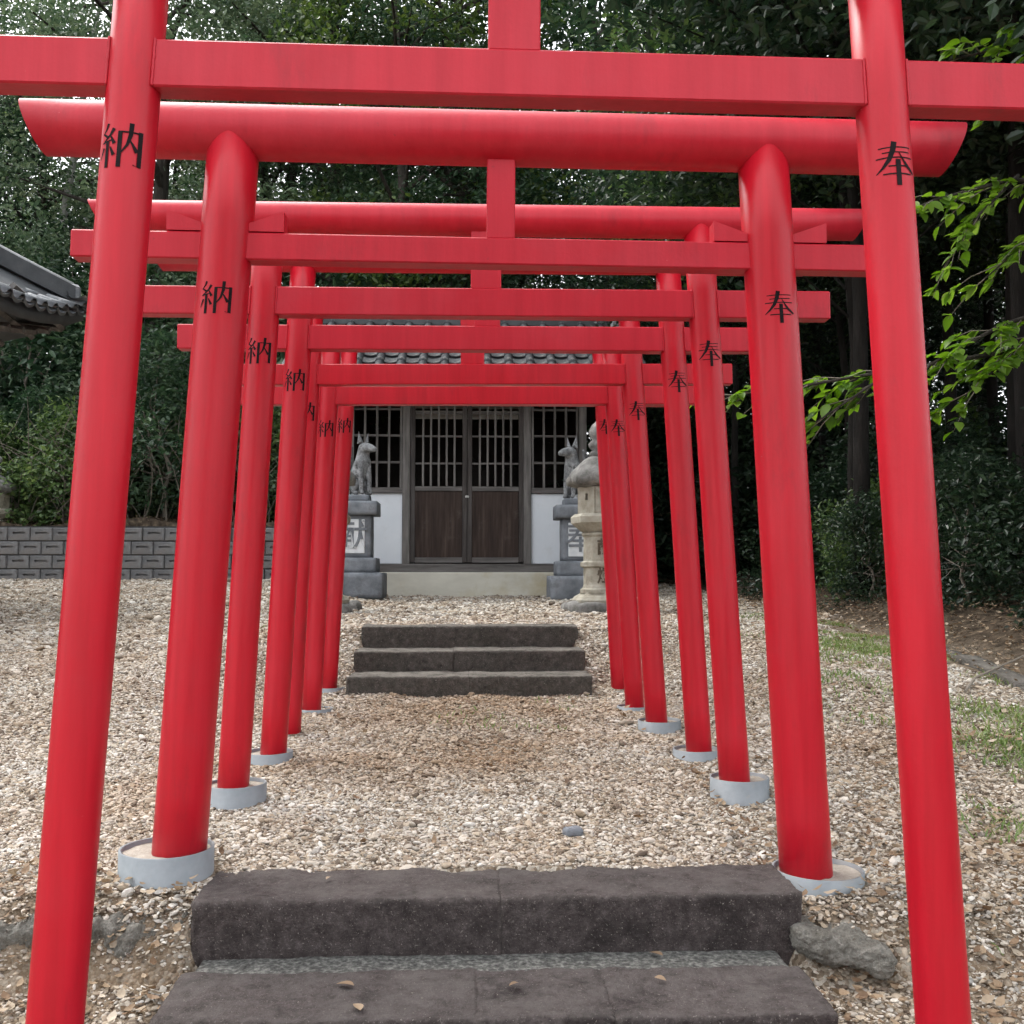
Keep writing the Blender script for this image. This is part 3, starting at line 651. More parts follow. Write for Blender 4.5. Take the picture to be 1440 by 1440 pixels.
# ------------------------------------------------------------------ stone lanterns
def lantern(name, x, y, z, label, rot=0, group=None, sc=1):
    o = empty(name, (x, y, z), rot); o.scale = (sc * .92, sc * .92, sc); tag(o, label, 'stone lantern', group)
    b = stone((.66, .6, .14), 14, .06, .03, 5, seed=int(x * 10) % 7); moved(b, (0, 0, .04)); b.build('base_rock', M_LROOF, o)
    MB().lathe([(.27, .08), (.28, .13), (.25, .16), (.2, .185), (.185, .2)], 6, rot=R(30), smooth=False).build('foot', M_LANT, o)
    sh_ = MB()
    prof = [(.19, .19), (.19, .225), (.165, .24), (.155, .27), (.155, .42), (.185, .435), (.185, .47), (.155, .485), (.152, .7), (.17, .72), (.17, .74)]
    sh_.lathe(prof, 12, rot=R(15), smooth=False); shaft = sh_.build('shaft', M_LANT, o)
    for ch, zz in (('献', .6), ('燈', .345)): glyph(ch, .14, 'carved_letter', M_CARVE, shaft, (0, -.1515, zz), .003)
    MB().lathe([(.15, .735), (.2, .77), (.28, .83), (.285, .885), (.25, .91), (.24, .915)], 6, rot=R(30), smooth=False).build('platform', M_LANT, o)
    fb = MB()
    for k in range(6):
        a = R(60 * k); c_, s_ = math.cos(a - math.pi / 2), math.sin(a - math.pi / 2)
        M3 = Matrix.Rotation(a, 3, 'Z'); rad = .178
        if k % 2 == 0:
            for dx, dz, w, h in ((-.075, .12, .06, .24), (.075, .12, .06, .24), (0, .03, .09, .06), (0, .21, .09, .06)):
                fb.box((rad * c_ + dx * math.cos(a), rad * s_ + dx * math.sin(a), .915 + dz), (w + .002 * (dx == 0), .03, h), M=M3)
        else:
            for dx, dz, w, h in ((-.06, .12, .085, .24), (.06, .12, .085, .24), (0, .06, .036, .12), (0, .21, .036, .06)):
                fb.box((rad * c_ + dx * math.cos(a), rad * s_ + dx * math.sin(a), .915 + dz), (w, .03, h), M=M3)
    fb.build('fire_box', M_LANT, o)
    rm = MB(); v = []; N = 36
    for r_, z_, lift in ((.19, 1.15, 0), (.325, 1.175, .035), (.335, 1.23, .05), (.25, 1.33, .015), (.15, 1.41, 0), (.09, 1.45, 0)):
        for k in range(N):
            a = 2 * math.pi * k / N; hexr = math.cos(math.pi / 6) / math.cos(((a + math.pi / 6) % (math.pi / 3)) - math.pi / 6)
            cor = abs(math.cos(3 * a)) ** 6
            rr_ = r_ * (hexr * .7 + .3); p = Vector((rr_ * math.cos(a), rr_ * math.sin(a), z_ + lift * cor))
            p += p.normalized() * noise.noise(p * 9) * .012; v.append(p)
    f = [(i * N + k, i * N + (k + 1) % N, (i + 1) * N + (k + 1) % N, (i + 1) * N + k) for i in range(5) for k in range(N)]
    rm.add(v, f, True); rm.f += [tuple(reversed(range(N))), tuple(range(5 * N, 6 * N))]; rm.sm += [False, False]
    rm.build('cap_roof', M_LROOF, o)
    MB().lathe([(.09, 1.44), (.1, 1.47), (.075, 1.49), (.06, 1.5), (.095, 1.53), (.1, 1.56), (.07, 1.59), (.062, 1.6), (.09, 1.64), (.095, 1.68), (.07, 1.73), (.03, 1.765), (.012, 1.79)], 20).build('finial', M_LROOF, o)
    return o
lantern('stone_lantern', 1.17, 9.2, gz(1.17, 9.2) - .03, 'cream stone lantern with dark cap at the right of the terrace path', R(14), 'lanterns flanking the terrace path', .985)
lantern('stone_lantern', -1.31, 9.2, gz(-1.31, 9.2) - .03, 'stone lantern half hidden behind the left posts of the last gates', R(-10), 'lanterns flanking the terrace path', .985)
lantern('stone_lantern', -7.0, 15.42, gz(-7.0, 15.42) - .72, 'pale-capped stone lantern on the bank above the block wall', R(8), None, .95)

# ------------------------------------------------------------------ retaining wall of moulded blocks
WY = 15.0
rw = empty('retaining_wall', (-6, WY, 1.3)); tag(rw, 'grey concrete block retaining wall below the shrubby bank', 'wall', kind='thing')
MB().box((-.9, .16, .4), (16.4, .2, 1.0)).build('wall_core', M_JOINT, rw)
def block_mesh():
    w, h, t = .308, .19, .1
    mb = MB(); o_ = [(-w / 2, -h / 2), (w / 2, -h / 2), (w / 2, h / 2), (-w / 2, h / 2)]
    def rect(a, b, y): return [(-a, y, -b), (a, y, -b), (a, y, b), (-a, y, b)]
    rings = [rect(w / 2, h / 2, .05), rect(w / 2, h / 2, -.035), rect(w / 2 - .012, h / 2 - .012, -.05)]
    v = [p for r_ in rings for p in r_]
    f = [(i * 4 + k, i * 4 + (k + 1) % 4, (i + 1) * 4 + (k + 1) % 4, (i + 1) * 4 + k) for i in range(2) for k in range(4)]
    # face with a recessed slot
    a, b = .085, .016; v += rect(a, b, -.05); v = v[:12] + [(x, y, z + .018) for x, y, z in v[12:16]]
    v += [(x * .95, -.022, z) for x, y, z in v[12:16]]
    f += [(8 + k, 8 + (k + 1) % 4, 12 + (k + 1) % 4, 12 + k) for k in range(4)] + [(12 + k, 12 + (k + 1) % 4, 16 + (k + 1) % 4, 16 + k) for k in range(4)] + [(16, 17, 18, 19)]
    mb.add(v, f); me = mb.mesh('wall_block'); me.materials.append(M_BLOCK); return me
bm_ = block_mesh()
for r_ in range(5):
    for c in range(50):
        inst('wall_block', bm_, rw, (-8.4 + c * .318 + (.16 if r_ % 2 else 0), rnd.uniform(-.004, .004), -.02 + r_ * .2), (rnd.uniform(-.01, .01), 0, rnd.uniform(-.008, .008)))

# ------------------------------------------------------------------ side hall with the upturned tiled roof
hx0, hx1, hy0, hy1 = -11.2, -4.0, 3.6, 10.65
hall = empty('side_hall', (-7.6, 7.1, 1.0)); tag(hall, 'side hall with curved grey tiled roof and upturned corner', 'hall')
HB = Vector(hall.location)
def hp(x, y, z): return Vector((x, y, z)) - HB
def eave_z(t): return 3.84 + .42 * max(0, abs(t)) ** 3.2        # t in -1..1 along an eave
def eave(i, t):          # i: 0 right (x=hx1), 1 back (y=hy1), 2 left, 3 front ; t in -1..1
    z = eave_z(t)
    return {0: (hx1, (hy0 + hy1) / 2 + t * (hy1 - hy0) / 2, z), 1: ((hx0 + hx1) / 2 - t * (hx1 - hx0) / 2, hy1, z), 2: (hx0, (hy0 + hy1) / 2 - t * (hy1 - hy0) / 2, z), 3: ((hx0 + hx1) / 2 + t * (hx1 - hx0) / 2, hy0, z)}[i]
cxr, cyr, RZH = -7.6, 7.12, 6.3
def roof_pt(i, t, u):    # u 0 eave .. 1 apex line
    e = Vector(eave(i, t)); top = Vector((cxr, cyr, RZH))
    p = e.lerp(top, u); p.z = e.z + (RZH - e.z) * (u * .72 + .28 * u * u); return p
for i in range(4):
    m = MB(); v = []; NT, NU = 24, 10
    for lay in (0, 1):
        for a in range(NU + 1):
            for b in range(NT + 1): v.append(roof_pt(i, -1 + 2 * b / NT, a / NU) - HB - Vector((0, 0, .13 * lay * (1 - a / NU))))
    o1 = (NU + 1) * (NT + 1)
    f = [(a * (NT + 1) + b, a * (NT + 1) + b + 1, (a + 1) * (NT + 1) + b + 1, (a + 1) * (NT + 1) + b) for a in range(NU) for b in range(NT)]
    f += [tuple(o1 + q for q in reversed(p)) for p in f] + [(b + 1, b, o1 + b, o1 + b + 1) for b in range(NT)]
    m.add(v, f, True); m.build('roof_deck', M_RIDGE, hall)
t_h, p_h = tile_mesh('round_tile', .066, .3), pan_mesh('flat_tile', .2, .3)
for i in (0, 1):
    n = 29
    for c in range(n):
        t = -1 + 2 * (c + .5) / n
        lim = min(3, int((1 - abs(t)) * 9) + 1)
        for r_ in range(lim if i == 0 else min(2, lim)):
            u0 = r_ * .068 - .012
            inw = Vector((-1, 0, 0)) if i == 0 else Vector((0, -1, 0))
            e = Vector(eave(i, t)); q = roof_pt(i, t, .3)
            pit = math.atan2(roof_pt(i, t, .25).z - e.z, .25 * 3.6)
            p = e + inw * (r_ * .27 - .05); p.z = e.z + (r_ * .27 - .05) * math.tan(pit) * .8 + .035
            rz = math.pi / 2 if i == 0 else math.pi
            inst('roof_tile', t_h, hall, p - HB, (pit * .8, 0, rz))
            p2 = e + inw * (r_ * .27 - .05) + (Vector((0, .122, 0)) if i == 0 else Vector((.122, 0, 0))); p2.z = p.z - .03
            inst('roof_tile', p_h, hall, p2 - HB, (pit * .8, 0, rz))
for sx, sy, i0, t0 in ((1, 1, 0, 1), (-1, 1, 1, 1), (-1, -1, 2, 1), (1, -1, 3, 1)):
    pts = [roof_pt(i0, t0, u) - HB for u in np.linspace(.025, .96, 14)]
    m = MB(); v = []
    dirn = (pts[-1] - pts[0]); side = Vector((-dirn.y, dirn.x, 0)).normalized() * .085
    for p in pts: v += [p - side + Vector((0, 0, -.02)), p + side + Vector((0, 0, -.02)), p + side + Vector((0, 0, .15)), p - side + Vector((0, 0, .15))]
    f = [(k * 4 + a, k * 4 + (a + 1) % 4, (k + 1) * 4 + (a + 1) % 4, (k + 1) * 4 + a) for k in range(13) for a in range(4)] + [(3, 2, 1, 0), (52, 53, 54, 55)]
    m.add(v, f); m.build('hip_ridge', M_RIDGE, hall)
    MB().tube([p + Vector((0, 0, .16)) for p in pts], .045, 10).build('ridge_cap', M_RIDGEL, hall)
    e = pts[0]; MB().box(e + Vector((0, 0, .08)), (.14, .16, .2), rz=math.atan2(dirn.y, dirn.x), bev=.03).build('ridge_end', M_TILE, hall)
for i in (0, 1):          # rafters under the eaves
    for c in range(24):
        t = -1 + 2 * (c + .5) / 24; e = Vector(eave(i, t)); inw = Vector((-1, 0, 0)) if i == 0 else Vector((0, -1, 0))
        a = e + inw * .16 + Vector((0, 0, -.2)); b = e + inw * 1.3 + Vector((0, 0, -.08))
        MB().tube([a - HB, b - HB], .035, 4, smooth=False).build('rafter', M_WOODG, hall)
wx0, wx1, wy0, wy1 = hx0 + 1.2, hx1 - 1.3, hy0 + 1.2, hy1 - 1.3
for (x_, y_, dx, dy) in (((wx0 + wx1) / 2, wy0, wx1 - wx0, .1), ((wx0 + wx1) / 2, wy1, wx1 - wx0, .1), (wx0, (wy0 + wy1) / 2, .1, wy1 - wy0 - .12), (wx1, (wy0 + wy1) / 2, .1, wy1 - wy0 - .12)):
    MB().box(hp(x_, y_, 2.6), (dx, dy, 3.4)).build('wall', M_WHITE, hall)
    MB().box(hp(x_, y_, 1.6), (dx + .04 * (dx > dy), dy + .04, 1.3)).build('wainscot', M_WOODB, hall)
for x_ in np.linspace(wx0, wx1, 4):
    for y_ in (wy0, wy1): MB().box(hp(x_, y_, 2.5), (.16, .17, 3.5), bev=.01).build('post', M_WOODG, hall)

# ------------------------------------------------------------------ vegetation generators
LEAF_V = np.array([(0, 0, 0), (.22, .28, .05), (.21, .62, .04), (0, 1, -.06), (-.21, .62, .04), (-.22, .28, .05)]); LEAF_F = np.array([(0, 1, 2), (0, 2, 3), (0, 3, 4), (0, 4, 5)])
def rot_mats(n, r, up_bias=0.0):
    """random orientations as an (n,3,3) array; up_bias pulls the leaf normal towards +Z"""
    nrm = r.normal(size=(n, 3)); nrm[:, 2] = np.abs(nrm[:, 2]) + up_bias; nrm /= np.linalg.norm(nrm, axis=1)[:, None]
    t = r.normal(size=(n, 3)); t[:, 2] -= .35; t -= nrm * (t * nrm).sum(1)[:, None]; t /= np.linalg.norm(t, axis=1)[:, None]
    s = np.cross(t, nrm); return np.stack([s, t, nrm], 2)
def leaves(P, size, r, up=.6, base=LEAF_V, faces=LEAF_F, jit=.35):
    n = len(P); Q = rot_mats(n, r, up); s = size * (1 + jit * r.uniform(-1, 1, n))
    V = np.einsum('nij,kj->nki', Q, base) * s[:, None, None] + P[:, None, :]
    F = (faces[None] + (np.arange(n) * len(base))[:, None, None])
    return V.reshape(-1, 3), F.reshape(-1, faces.shape[1])
def clump_points(centres, radii, per, r, flat=.75):
    out = []
    for c, rad in zip(centres, radii):
        n = int(per * (rad ** 2)); d = r.normal(size=(n, 3)); d /= np.linalg.norm(d, axis=1)[:, None]
        d *= (r.uniform(.35, 1, n) ** .6)[:, None] * rad; d[:, 2] *= flat
        d += (r.normal(size=(n, 3)) * .1 * rad); out.append(np.asarray(c) + d)
    return np.concatenate(out)
def make_tree(seed, H, crown0, rad, nclump, per, leaf, trunk_r, lean=0.0, clump=(.45, 1.0), top_pow=.8, limb=14):
    """returns (trunk mesh builder, crown vertices, crown faces)"""
    r = np.random.default_rng(seed); rr = random.Random(seed)
    tp = [Vector((0, 0, -.4))]; 
    for k in range(1, 9):
        t = k / 8; tp.append(Vector((lean * t * H * .6 + rr.uniform(-.12, .12) * t * 2, rr.uniform(-.12, .12) * t * 2, t * H * .9)))
    tm = MB(); tm.tube(tp, [trunk_r * (1.25 - 1.1 * k / 8) if k else trunk_r * 1.5 for k in range(9)], 9)
    C = []; RD = []
    for k in range(nclump):
        u = r.uniform(0, 1); z = crown0 + (H - crown0) * u
        prof = math.sin(math.pi * min(1, max(.06, u ** top_pow * .86 + .12))) ** .7
        a = r.uniform(0, 2 * math.pi); q = rad * prof * (.35 + .65 * math.sqrt(r.uniform())) * (1 + .25 * math.sin(3 * a + seed))
        base = tp[min(8, int(z / (H * .9) * 8))] if z < H * .9 else tp[8]
        c = (base.x + q * math.cos(a), base.y + q * math.sin(a), z + r.uniform(-.3, .3)); C.append(c); RD.append(r.uniform(*clump))
        if k < limb or k % 3 == 0:
            b0 = Vector((base.x, base.y, max(.5, z - .25 * q - .5))); mid = b0.lerp(Vector(c), .5) + Vector((0, 0, .15 * q))
            tm.tube([b0, mid, Vector(c)], [trunk_r * .32, trunk_r * .2, trunk_r * .06], 5, cap=False)
    P = clump_points(C, RD, per, r)
    V, F = leaves(P, leaf, r); return tm, V, F
def tree_proto(name, m_leaf, m_bark, **k):
    tm, V, F = make_tree(**k)
    t = tm.mesh('trunk'); t.materials.append(m_bark); return (name, t, np_mesh('crown', V, F, m_leaf))
def plant(proto, x, y, label, group, rz=0, s=1.0, cat='tree', lean=(0, 0)):
    name, t, c = proto
    e = empty(name, (x, y, gz(x, y) - .05), rz); e.scale = (s, s, s * rnd.uniform(.94, 1.06)); e.rotation_euler = (lean[0], lean[1], rz)
    tag(e, label, cat, group)
    inst('trunk', t, e); inst('crown', c, e); return e
P_A = [tree_proto('evergreen_tree', M_LF_DARK, M_BARK, seed=1, H=15, crown0=2.5, rad=3.6, nclump=120, per=620, leaf=.118, trunk_r=.22),
       tree_proto('evergreen_tree', M_LF_GREY, M_BARK, seed=2, H=14, crown0=2.0, rad=4.0, nclump=125, per=620, leaf=.115, trunk_r=.24),
       tree_proto('evergreen_tree', M_LF_MID, M_BARK, seed=3, H=16, crown0=3, rad=3.6, nclump=112, per=600, leaf=.12, trunk_r=.22)]
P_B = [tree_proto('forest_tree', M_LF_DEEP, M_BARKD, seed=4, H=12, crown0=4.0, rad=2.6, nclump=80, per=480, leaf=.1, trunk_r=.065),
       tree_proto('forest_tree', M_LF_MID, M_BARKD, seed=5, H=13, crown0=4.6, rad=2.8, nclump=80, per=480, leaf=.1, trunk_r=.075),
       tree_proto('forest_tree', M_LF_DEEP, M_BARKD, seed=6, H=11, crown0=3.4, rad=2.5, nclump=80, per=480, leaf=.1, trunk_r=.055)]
P_Y = tree_proto('yellow_green_tree', M_LF_YEL, M_BARK, seed=8, H=13, crown0=4, rad=2.4, nclump=50, per=420, leaf=.12, trunk_r=.14)
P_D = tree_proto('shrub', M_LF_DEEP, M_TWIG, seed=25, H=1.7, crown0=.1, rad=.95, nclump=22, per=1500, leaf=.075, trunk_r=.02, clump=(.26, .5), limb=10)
P_S = [tree_proto('shrub', M_LF_DARK, M_TWIG, seed=21, H=1.7, crown0=.1, rad=.95, nclump=22, per=1500, leaf=.075, trunk_r=.03, clump=(.26, .5), limb=22),
       tree_proto('shrub', M_LF_MID, M_TWIG, seed=22, H=1.5, crown0=.1, rad=1.0, nclump=22, per=1500, leaf=.075, trunk_r=.03, clump=(.26, .5), limb=22),
       tree_proto('shrub', M_LF_GREY, M_TWIG, seed=23, H=2.0, crown0=.15, rad=.9, nclump=20, per=1100, leaf=.07, trunk_r=.03, clump=(.24, .46), limb=22)]

# trees beyond the wall and behind the shrine
BACK = [(-16, 24, 0, 1), (-13.2, 21, 0, 1.08), (-12.4, 28, 2, .8), (-9.9, 23.5, 0, .78), (-6.2, 20.5, 1, .92), (-5.4, 27, 1, 1), (-3.0, 22.5, 1, 1.05), (-2.3, 29, 0, 1.1), (-.2, 20.3, 0, .95), (.9, 25.5, 2, 1.1),
        (2.9, 21.5, 0, 1.0), (6.6, 23, 2, .62), (8.6, 25.5, 0, 1), (11.5, 22.5, 0, 1), (-1.5, 36, 0, 1), (11, 33, 0, 1), (-15, 33, 0, .8), (15.5, 28, 0, 1), (17, 38, 0, 1), (22, 32, 0, 1), (-20, 28, 0, 1), (-8, 31, 0, .7), (-4.4, 24.5, 0, .8), (-7.4, 25.5, 2, .7), (5.5, 33, 0, .6)]
for k, (x, y, v, sc_t) in enumerate(BACK):
    kd = ('dark evergreen', 'grey-green evergreen', 'mid-green')[v]; far = y > 25
    where = ('beyond the bank above the block wall' if x < -8 else 'between the side hall and the shrine roof' if x < -1.6 else 'rising over the shrine roof' if x < 5 else 'beyond the shaded wood right of the shrine')
    plant(P_A[v], x, y, ('distant ' if far else 'tall ') + kd + ' tree ' + where, ('distant ' if far else 'tall ') + kd + ' trees ' + where, rnd.uniform(0, 6.28), sc_t)
for x, y, s in ((-1.35, 18.6, 1.0), (4.0, 17.6, .95)):
    plant(P_Y, x, y, 'yellow-green tree rising close behind the shrine roof', 'yellow-green trees behind the shrine', rnd.uniform(0, 6), s)
# the wood to the right of the path
RIGHT = [(4.15, 7.3, 0), (4.3, 4.9, 2), (5.2, 3.4, 0), (3.6, 9.0, 0), (4.6, 8.4, 0), (5.7, 6.6, 1), (3.7, 10.2, 2), (5.4, 10.0, 0), (3.5, 12.0, 1), (4.6, 12.6, 2), (6.3, 8.3, 2), (7.3, 10.4, 0), (6.2, 12.2, 1), (3.9, 14.2, 0), (5.4, 14.6, 2), (7.4, 13.6, 1), (8.8, 11.5, 2), (8.2, 8.6, 1),
         (3.4, 16.4, 2), (4.8, 17.0, 1), (6.6, 16.6, 0), (8.6, 15.5, 0), (10.4, 13.6, 1), (10.2, 10.2, 0), (9.8, 17.8, 2), (11.8, 16.2, 1), (7.2, 19.2, 2), (5.2, 19.6, 0), (9.6, 7.2, 2), (7.4, 5.6, 0), (12.6, 12.2, 0), (13.4, 18.6, 2), (12.5, 8.5, 1), (14.5, 14.5, 0)]
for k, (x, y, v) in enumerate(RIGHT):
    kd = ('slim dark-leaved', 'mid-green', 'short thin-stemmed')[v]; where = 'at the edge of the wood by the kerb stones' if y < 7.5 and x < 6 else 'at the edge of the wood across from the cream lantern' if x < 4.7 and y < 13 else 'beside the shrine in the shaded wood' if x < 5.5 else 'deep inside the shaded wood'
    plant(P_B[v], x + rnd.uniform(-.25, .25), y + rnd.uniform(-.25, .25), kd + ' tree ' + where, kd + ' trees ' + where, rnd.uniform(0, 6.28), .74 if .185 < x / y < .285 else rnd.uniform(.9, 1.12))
for k, (x, y, v, s) in enumerate([(-12.5, 19, 0, 2.2), (-10.6, 18.3, 0, 2.1), (-9, 19.4, 2, 2.2), (-7.4, 18.2, 0, 2.0), (-6, 19.2, 0, 2.3), (-4.6, 18.2, 2, 2.1), (-3.2, 19.3, 0, 2.2), (-1.9, 18.4, 0, 2.1), (-11.6, 21.5, 0, 2.6), (-8.2, 21.6, 0, 2.6), (-5, 21.8, 0, 2.6), (-2, 21.4, 0, 2.6)]):
    plant(P_S[v], x, y, ('dark', '', 'grey-green')[v] + ' overgrown bush behind the bank shrubs under the tall trees', ('dark', '', 'grey-green') [v] + ' bushes behind the bank', rnd.uniform(0, 6.28), s, 'bush')
# shrubs on the bank above the wall, and along the wood's edge
for k in range(26):
    x = -13 + k * .46 + rnd.uniform(-.2, .2); y = 15.75 + rnd.uniform(0, .5) + (k % 3) * .75; v = (1, 2, 1, 0, 2)[k % 5]
    plant(P_S[v], x, y, ['dark green shrub on the bank above the block wall', 'mid-green shrub on the bank above the block wall', 'grey-green twiggy shrub on the bank above the block wall'][v], ['dark shrubs on the bank', 'mid-green shrubs on the bank', 'grey-green shrubs on the bank'][v], rnd.uniform(0, 6.28), rnd.uniform(.85, 1.45), 'shrub')
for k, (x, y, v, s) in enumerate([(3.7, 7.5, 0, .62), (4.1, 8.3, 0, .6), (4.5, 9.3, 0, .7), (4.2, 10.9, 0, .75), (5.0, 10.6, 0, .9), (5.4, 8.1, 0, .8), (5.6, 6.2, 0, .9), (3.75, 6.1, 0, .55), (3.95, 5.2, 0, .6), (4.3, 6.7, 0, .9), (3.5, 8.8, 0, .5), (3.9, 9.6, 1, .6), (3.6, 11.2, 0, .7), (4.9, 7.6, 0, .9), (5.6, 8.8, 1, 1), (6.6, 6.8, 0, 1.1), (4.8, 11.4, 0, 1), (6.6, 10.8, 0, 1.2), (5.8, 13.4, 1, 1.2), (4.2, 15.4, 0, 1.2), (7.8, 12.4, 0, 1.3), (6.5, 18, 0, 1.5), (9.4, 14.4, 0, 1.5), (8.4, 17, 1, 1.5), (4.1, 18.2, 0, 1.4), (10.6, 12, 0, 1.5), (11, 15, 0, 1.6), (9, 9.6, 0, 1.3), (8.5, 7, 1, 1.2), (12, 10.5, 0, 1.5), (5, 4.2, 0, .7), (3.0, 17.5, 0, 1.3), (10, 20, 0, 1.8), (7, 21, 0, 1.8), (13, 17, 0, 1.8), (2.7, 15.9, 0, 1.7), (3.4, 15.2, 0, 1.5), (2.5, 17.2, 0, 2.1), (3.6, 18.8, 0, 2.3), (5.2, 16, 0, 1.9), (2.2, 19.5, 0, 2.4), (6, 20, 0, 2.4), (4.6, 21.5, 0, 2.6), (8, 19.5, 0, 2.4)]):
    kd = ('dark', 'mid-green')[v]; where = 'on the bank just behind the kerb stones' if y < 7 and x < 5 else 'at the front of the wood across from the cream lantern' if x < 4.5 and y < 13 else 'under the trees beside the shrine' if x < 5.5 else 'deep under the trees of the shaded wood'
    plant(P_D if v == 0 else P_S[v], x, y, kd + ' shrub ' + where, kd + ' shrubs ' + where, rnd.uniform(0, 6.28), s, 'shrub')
# leaning pale trunk beyond the wall
e = empty('pale_tree', (-9.55, 22, gz(-9.55, 22) - .1)); tag(e, 'slender pale bare trunk leaning among the dark trees above the side hall', 'tree')
MB().tube([(0, 0, 0), (.2, 0, 2.5), (.62, 0, 5.3), (1.0, 0, 7.9), (1.25, 0, 10), (1.5, .2, 12)], [.13, .1, .085, .075, .06, .03], 9).build('trunk', M_BARKP, e)
r_ = np.random.default_rng(5); V, F = leaves(clump_points([(1.4, 0, 11.4), (1.8, .4, 12.4), (.9, -.3, 12.2), (1.4, .2, 13)], [.9, .8, .8, .7], 220, r_), .15, r_)
inst('crown', np_mesh('crown', V, F, M_LF_GREY), e)
# bare twigs tangled on the bank
for k in range(9):
    x = rnd.uniform(-8.0, -2.6); y = 15.6 + rnd.uniform(0, .4); z = gz(x, y)
    m = MB()
    for q in range(7):
        p = Vector((rnd.uniform(-.5, .5), rnd.uniform(-.15, .15), -.05)); d = Vector((rnd.uniform(-.5, .5), rnd.uniform(-.3, .1), 1)).normalized(); pts = [p]
        for s in range(6):
            d = (d + Vector((rnd.uniform(-.35, .35), rnd.uniform(-.2, .2), rnd.uniform(-.3, .1)))).normalized(); p = p + d * rnd.uniform(.25, .42); pts.append(p)
        m.tube(pts, [.011, .01, .009, .008, .006, .005, .003], 4, cap=False)
    tag(m.build('dead_brush', M_TWIG, None, (x, y, z)), 'tangle of bare grey twigs on the bank above the block wall', 'brushwood', 'bare twig tangles on the bank')

# ------------------------------------------------------------------ near tree with fresh leaves, branches reaching in from the right
nt_ = empty('broadleaf_tree', (4.5, 6.35, gz(4.5, 6.35) - .1)); tag(nt_, 'broadleaf tree with bright fresh leaves on branches reaching towards the gates', 'tree')
NB = Vector(nt_.location)
MB().tube([Vector(p) - NB for p in ((4.5, 6.35, .9), (4.48, 6.33, 2.2), (4.55, 6.3, 3.6), (4.5, 6.2, 5.2), (4.4, 6.1, 6.8))], [.15, .12, .1, .075, .04], 12).build('trunk', M_BARK, nt_)
def near_leaf():
    mb = MB(); v = []; n = 6
    for k in range(n + 1):
        t = k / n; w = .29 * math.sin(math.pi * min(1, t ** .8 * .97 + .02)) ** .9; z = -.16 * t * t
        v += [(-w, t, z + w * .35), (0, t, z), (w, t, z + w * .35)]
    f = [(3 * k + a, 3 * k + a + 1, 3 * k + a + 4, 3 * k + a + 3) for k in range(n) for a in (0, 1)]
    mb.add(v, f, True); me = mb.mesh('leaf'); me.materials.append(M_LF_BRIGHT); return me
NLEAF = near_leaf()
BR = [[(4.5, 6.3, 3.15), (3.9, 6.2, 3.05), (3.25, 6.1, 2.86), (2.5, 6.0, 2.72), (1.95, 6.0, 2.62), (1.5, 6.0, 2.56)],
      [(2.55, 6.0, 2.73), (2.35, 5.95, 2.6), (2.05, 5.93, 2.4)],
      [(4.5, 6.3, 3.4), (3.8, 6.1, 3.2), (3.2, 5.95, 3.0), (2.72, 5.9, 2.74), (2.6, 5.9, 2.55)],
      [(4.52, 6.28, 4.0), (3.9, 6.1, 4.0), (3.2, 5.9, 3.86), (2.75, 5.85, 3.72), (2.5, 5.8, 3.6)],
      [(3.3, 5.9, 3.9), (3.0, 5.8, 3.62), (2.78, 5.8, 3.3)],
      [(4.5, 6.2, 5.0), (3.8, 5.95, 4.85), (3.2, 5.75, 4.62), (2.75, 5.6, 4.45)],
      [(3.5, 5.85, 4.75), (3.2, 5.7, 4.45), (2.95, 5.6, 4.15)], [(3.9, 6.1, 3.98), (3.4, 5.9, 3.55), (3.05, 5.85, 3.25)], [(3.7, 6.1, 3.15), (3.35, 6.0, 2.9), (2.95, 5.95, 2.55)]]
nl = nsep = 0; extra = []
for bi, br_ in enumerate(BR):
    pts = [Vector(p) for p in br_]
    bo = MB().tube([p - NB for p in pts], list(np.linspace(.022 if len(pts) > 3 else .012, .004, len(pts))), 7).build('branch', M_BARK, nt_)
    tw = []
    for i in range(len(pts) - 1):
        k = max(2, int((pts[i + 1] - pts[i]).length / .075))
        for q in range(k):
            p = pts[i].lerp(pts[i + 1], q / k)
            if p.x > 3.75: continue
            tw.append((p, (pts[i + 1] - pts[i]).normalized()))
    for p, d in tw:
        sd_ = Vector((rnd.uniform(-.5, .3), rnd.uniform(-1, 1), rnd.uniform(-.5, .45))); dd = (d * .9 + sd_ * .9).normalized(); L = rnd.uniform(.16, .36)
        e1 = p + dd * L * .5; e2 = p + dd * L + Vector((0, 0, -.05))
        MB().tube([p - NB, e1 - NB, e2 - NB], [.004, .003, .0015], 5, cap=False).build('twig', M_TWIG, bo)
        for q in range(rnd.randint(6, 10)):
            t = rnd.uniform(.25, 1); b0 = p.lerp(e1, t * 2) if t < .5 else e1.lerp(e2, t * 2 - 1)
            az = math.atan2(dd.y, dd.x) - math.pi / 2 + rnd.choice((-1, 1)) * rnd.uniform(.2, 1.3)
            s = rnd.uniform(.068, .112)
            rot = (rnd.uniform(-.9, .15), rnd.uniform(-.5, .5), az); nl += 1
            if rnd.random() < .3 and nsep < 300: inst('leaf', NLEAF, bo, b0 - NB, rot, (s, s, s)); nsep += 1
            else: extra.append(Matrix.LocRotScale(b0 - NB, __import__('mathutils').Euler(rot), Vector((s, s, s))))

fm = MB()
for Mx in extra: fm.add([Mx @ v.co for v in NLEAF.vertices], [tuple(p.vertices) for p in NLEAF.polygons], True)
fo = fm.build('foliage', M_LF_BRIGHT, nt_); fo['kind'] = 'stuff'
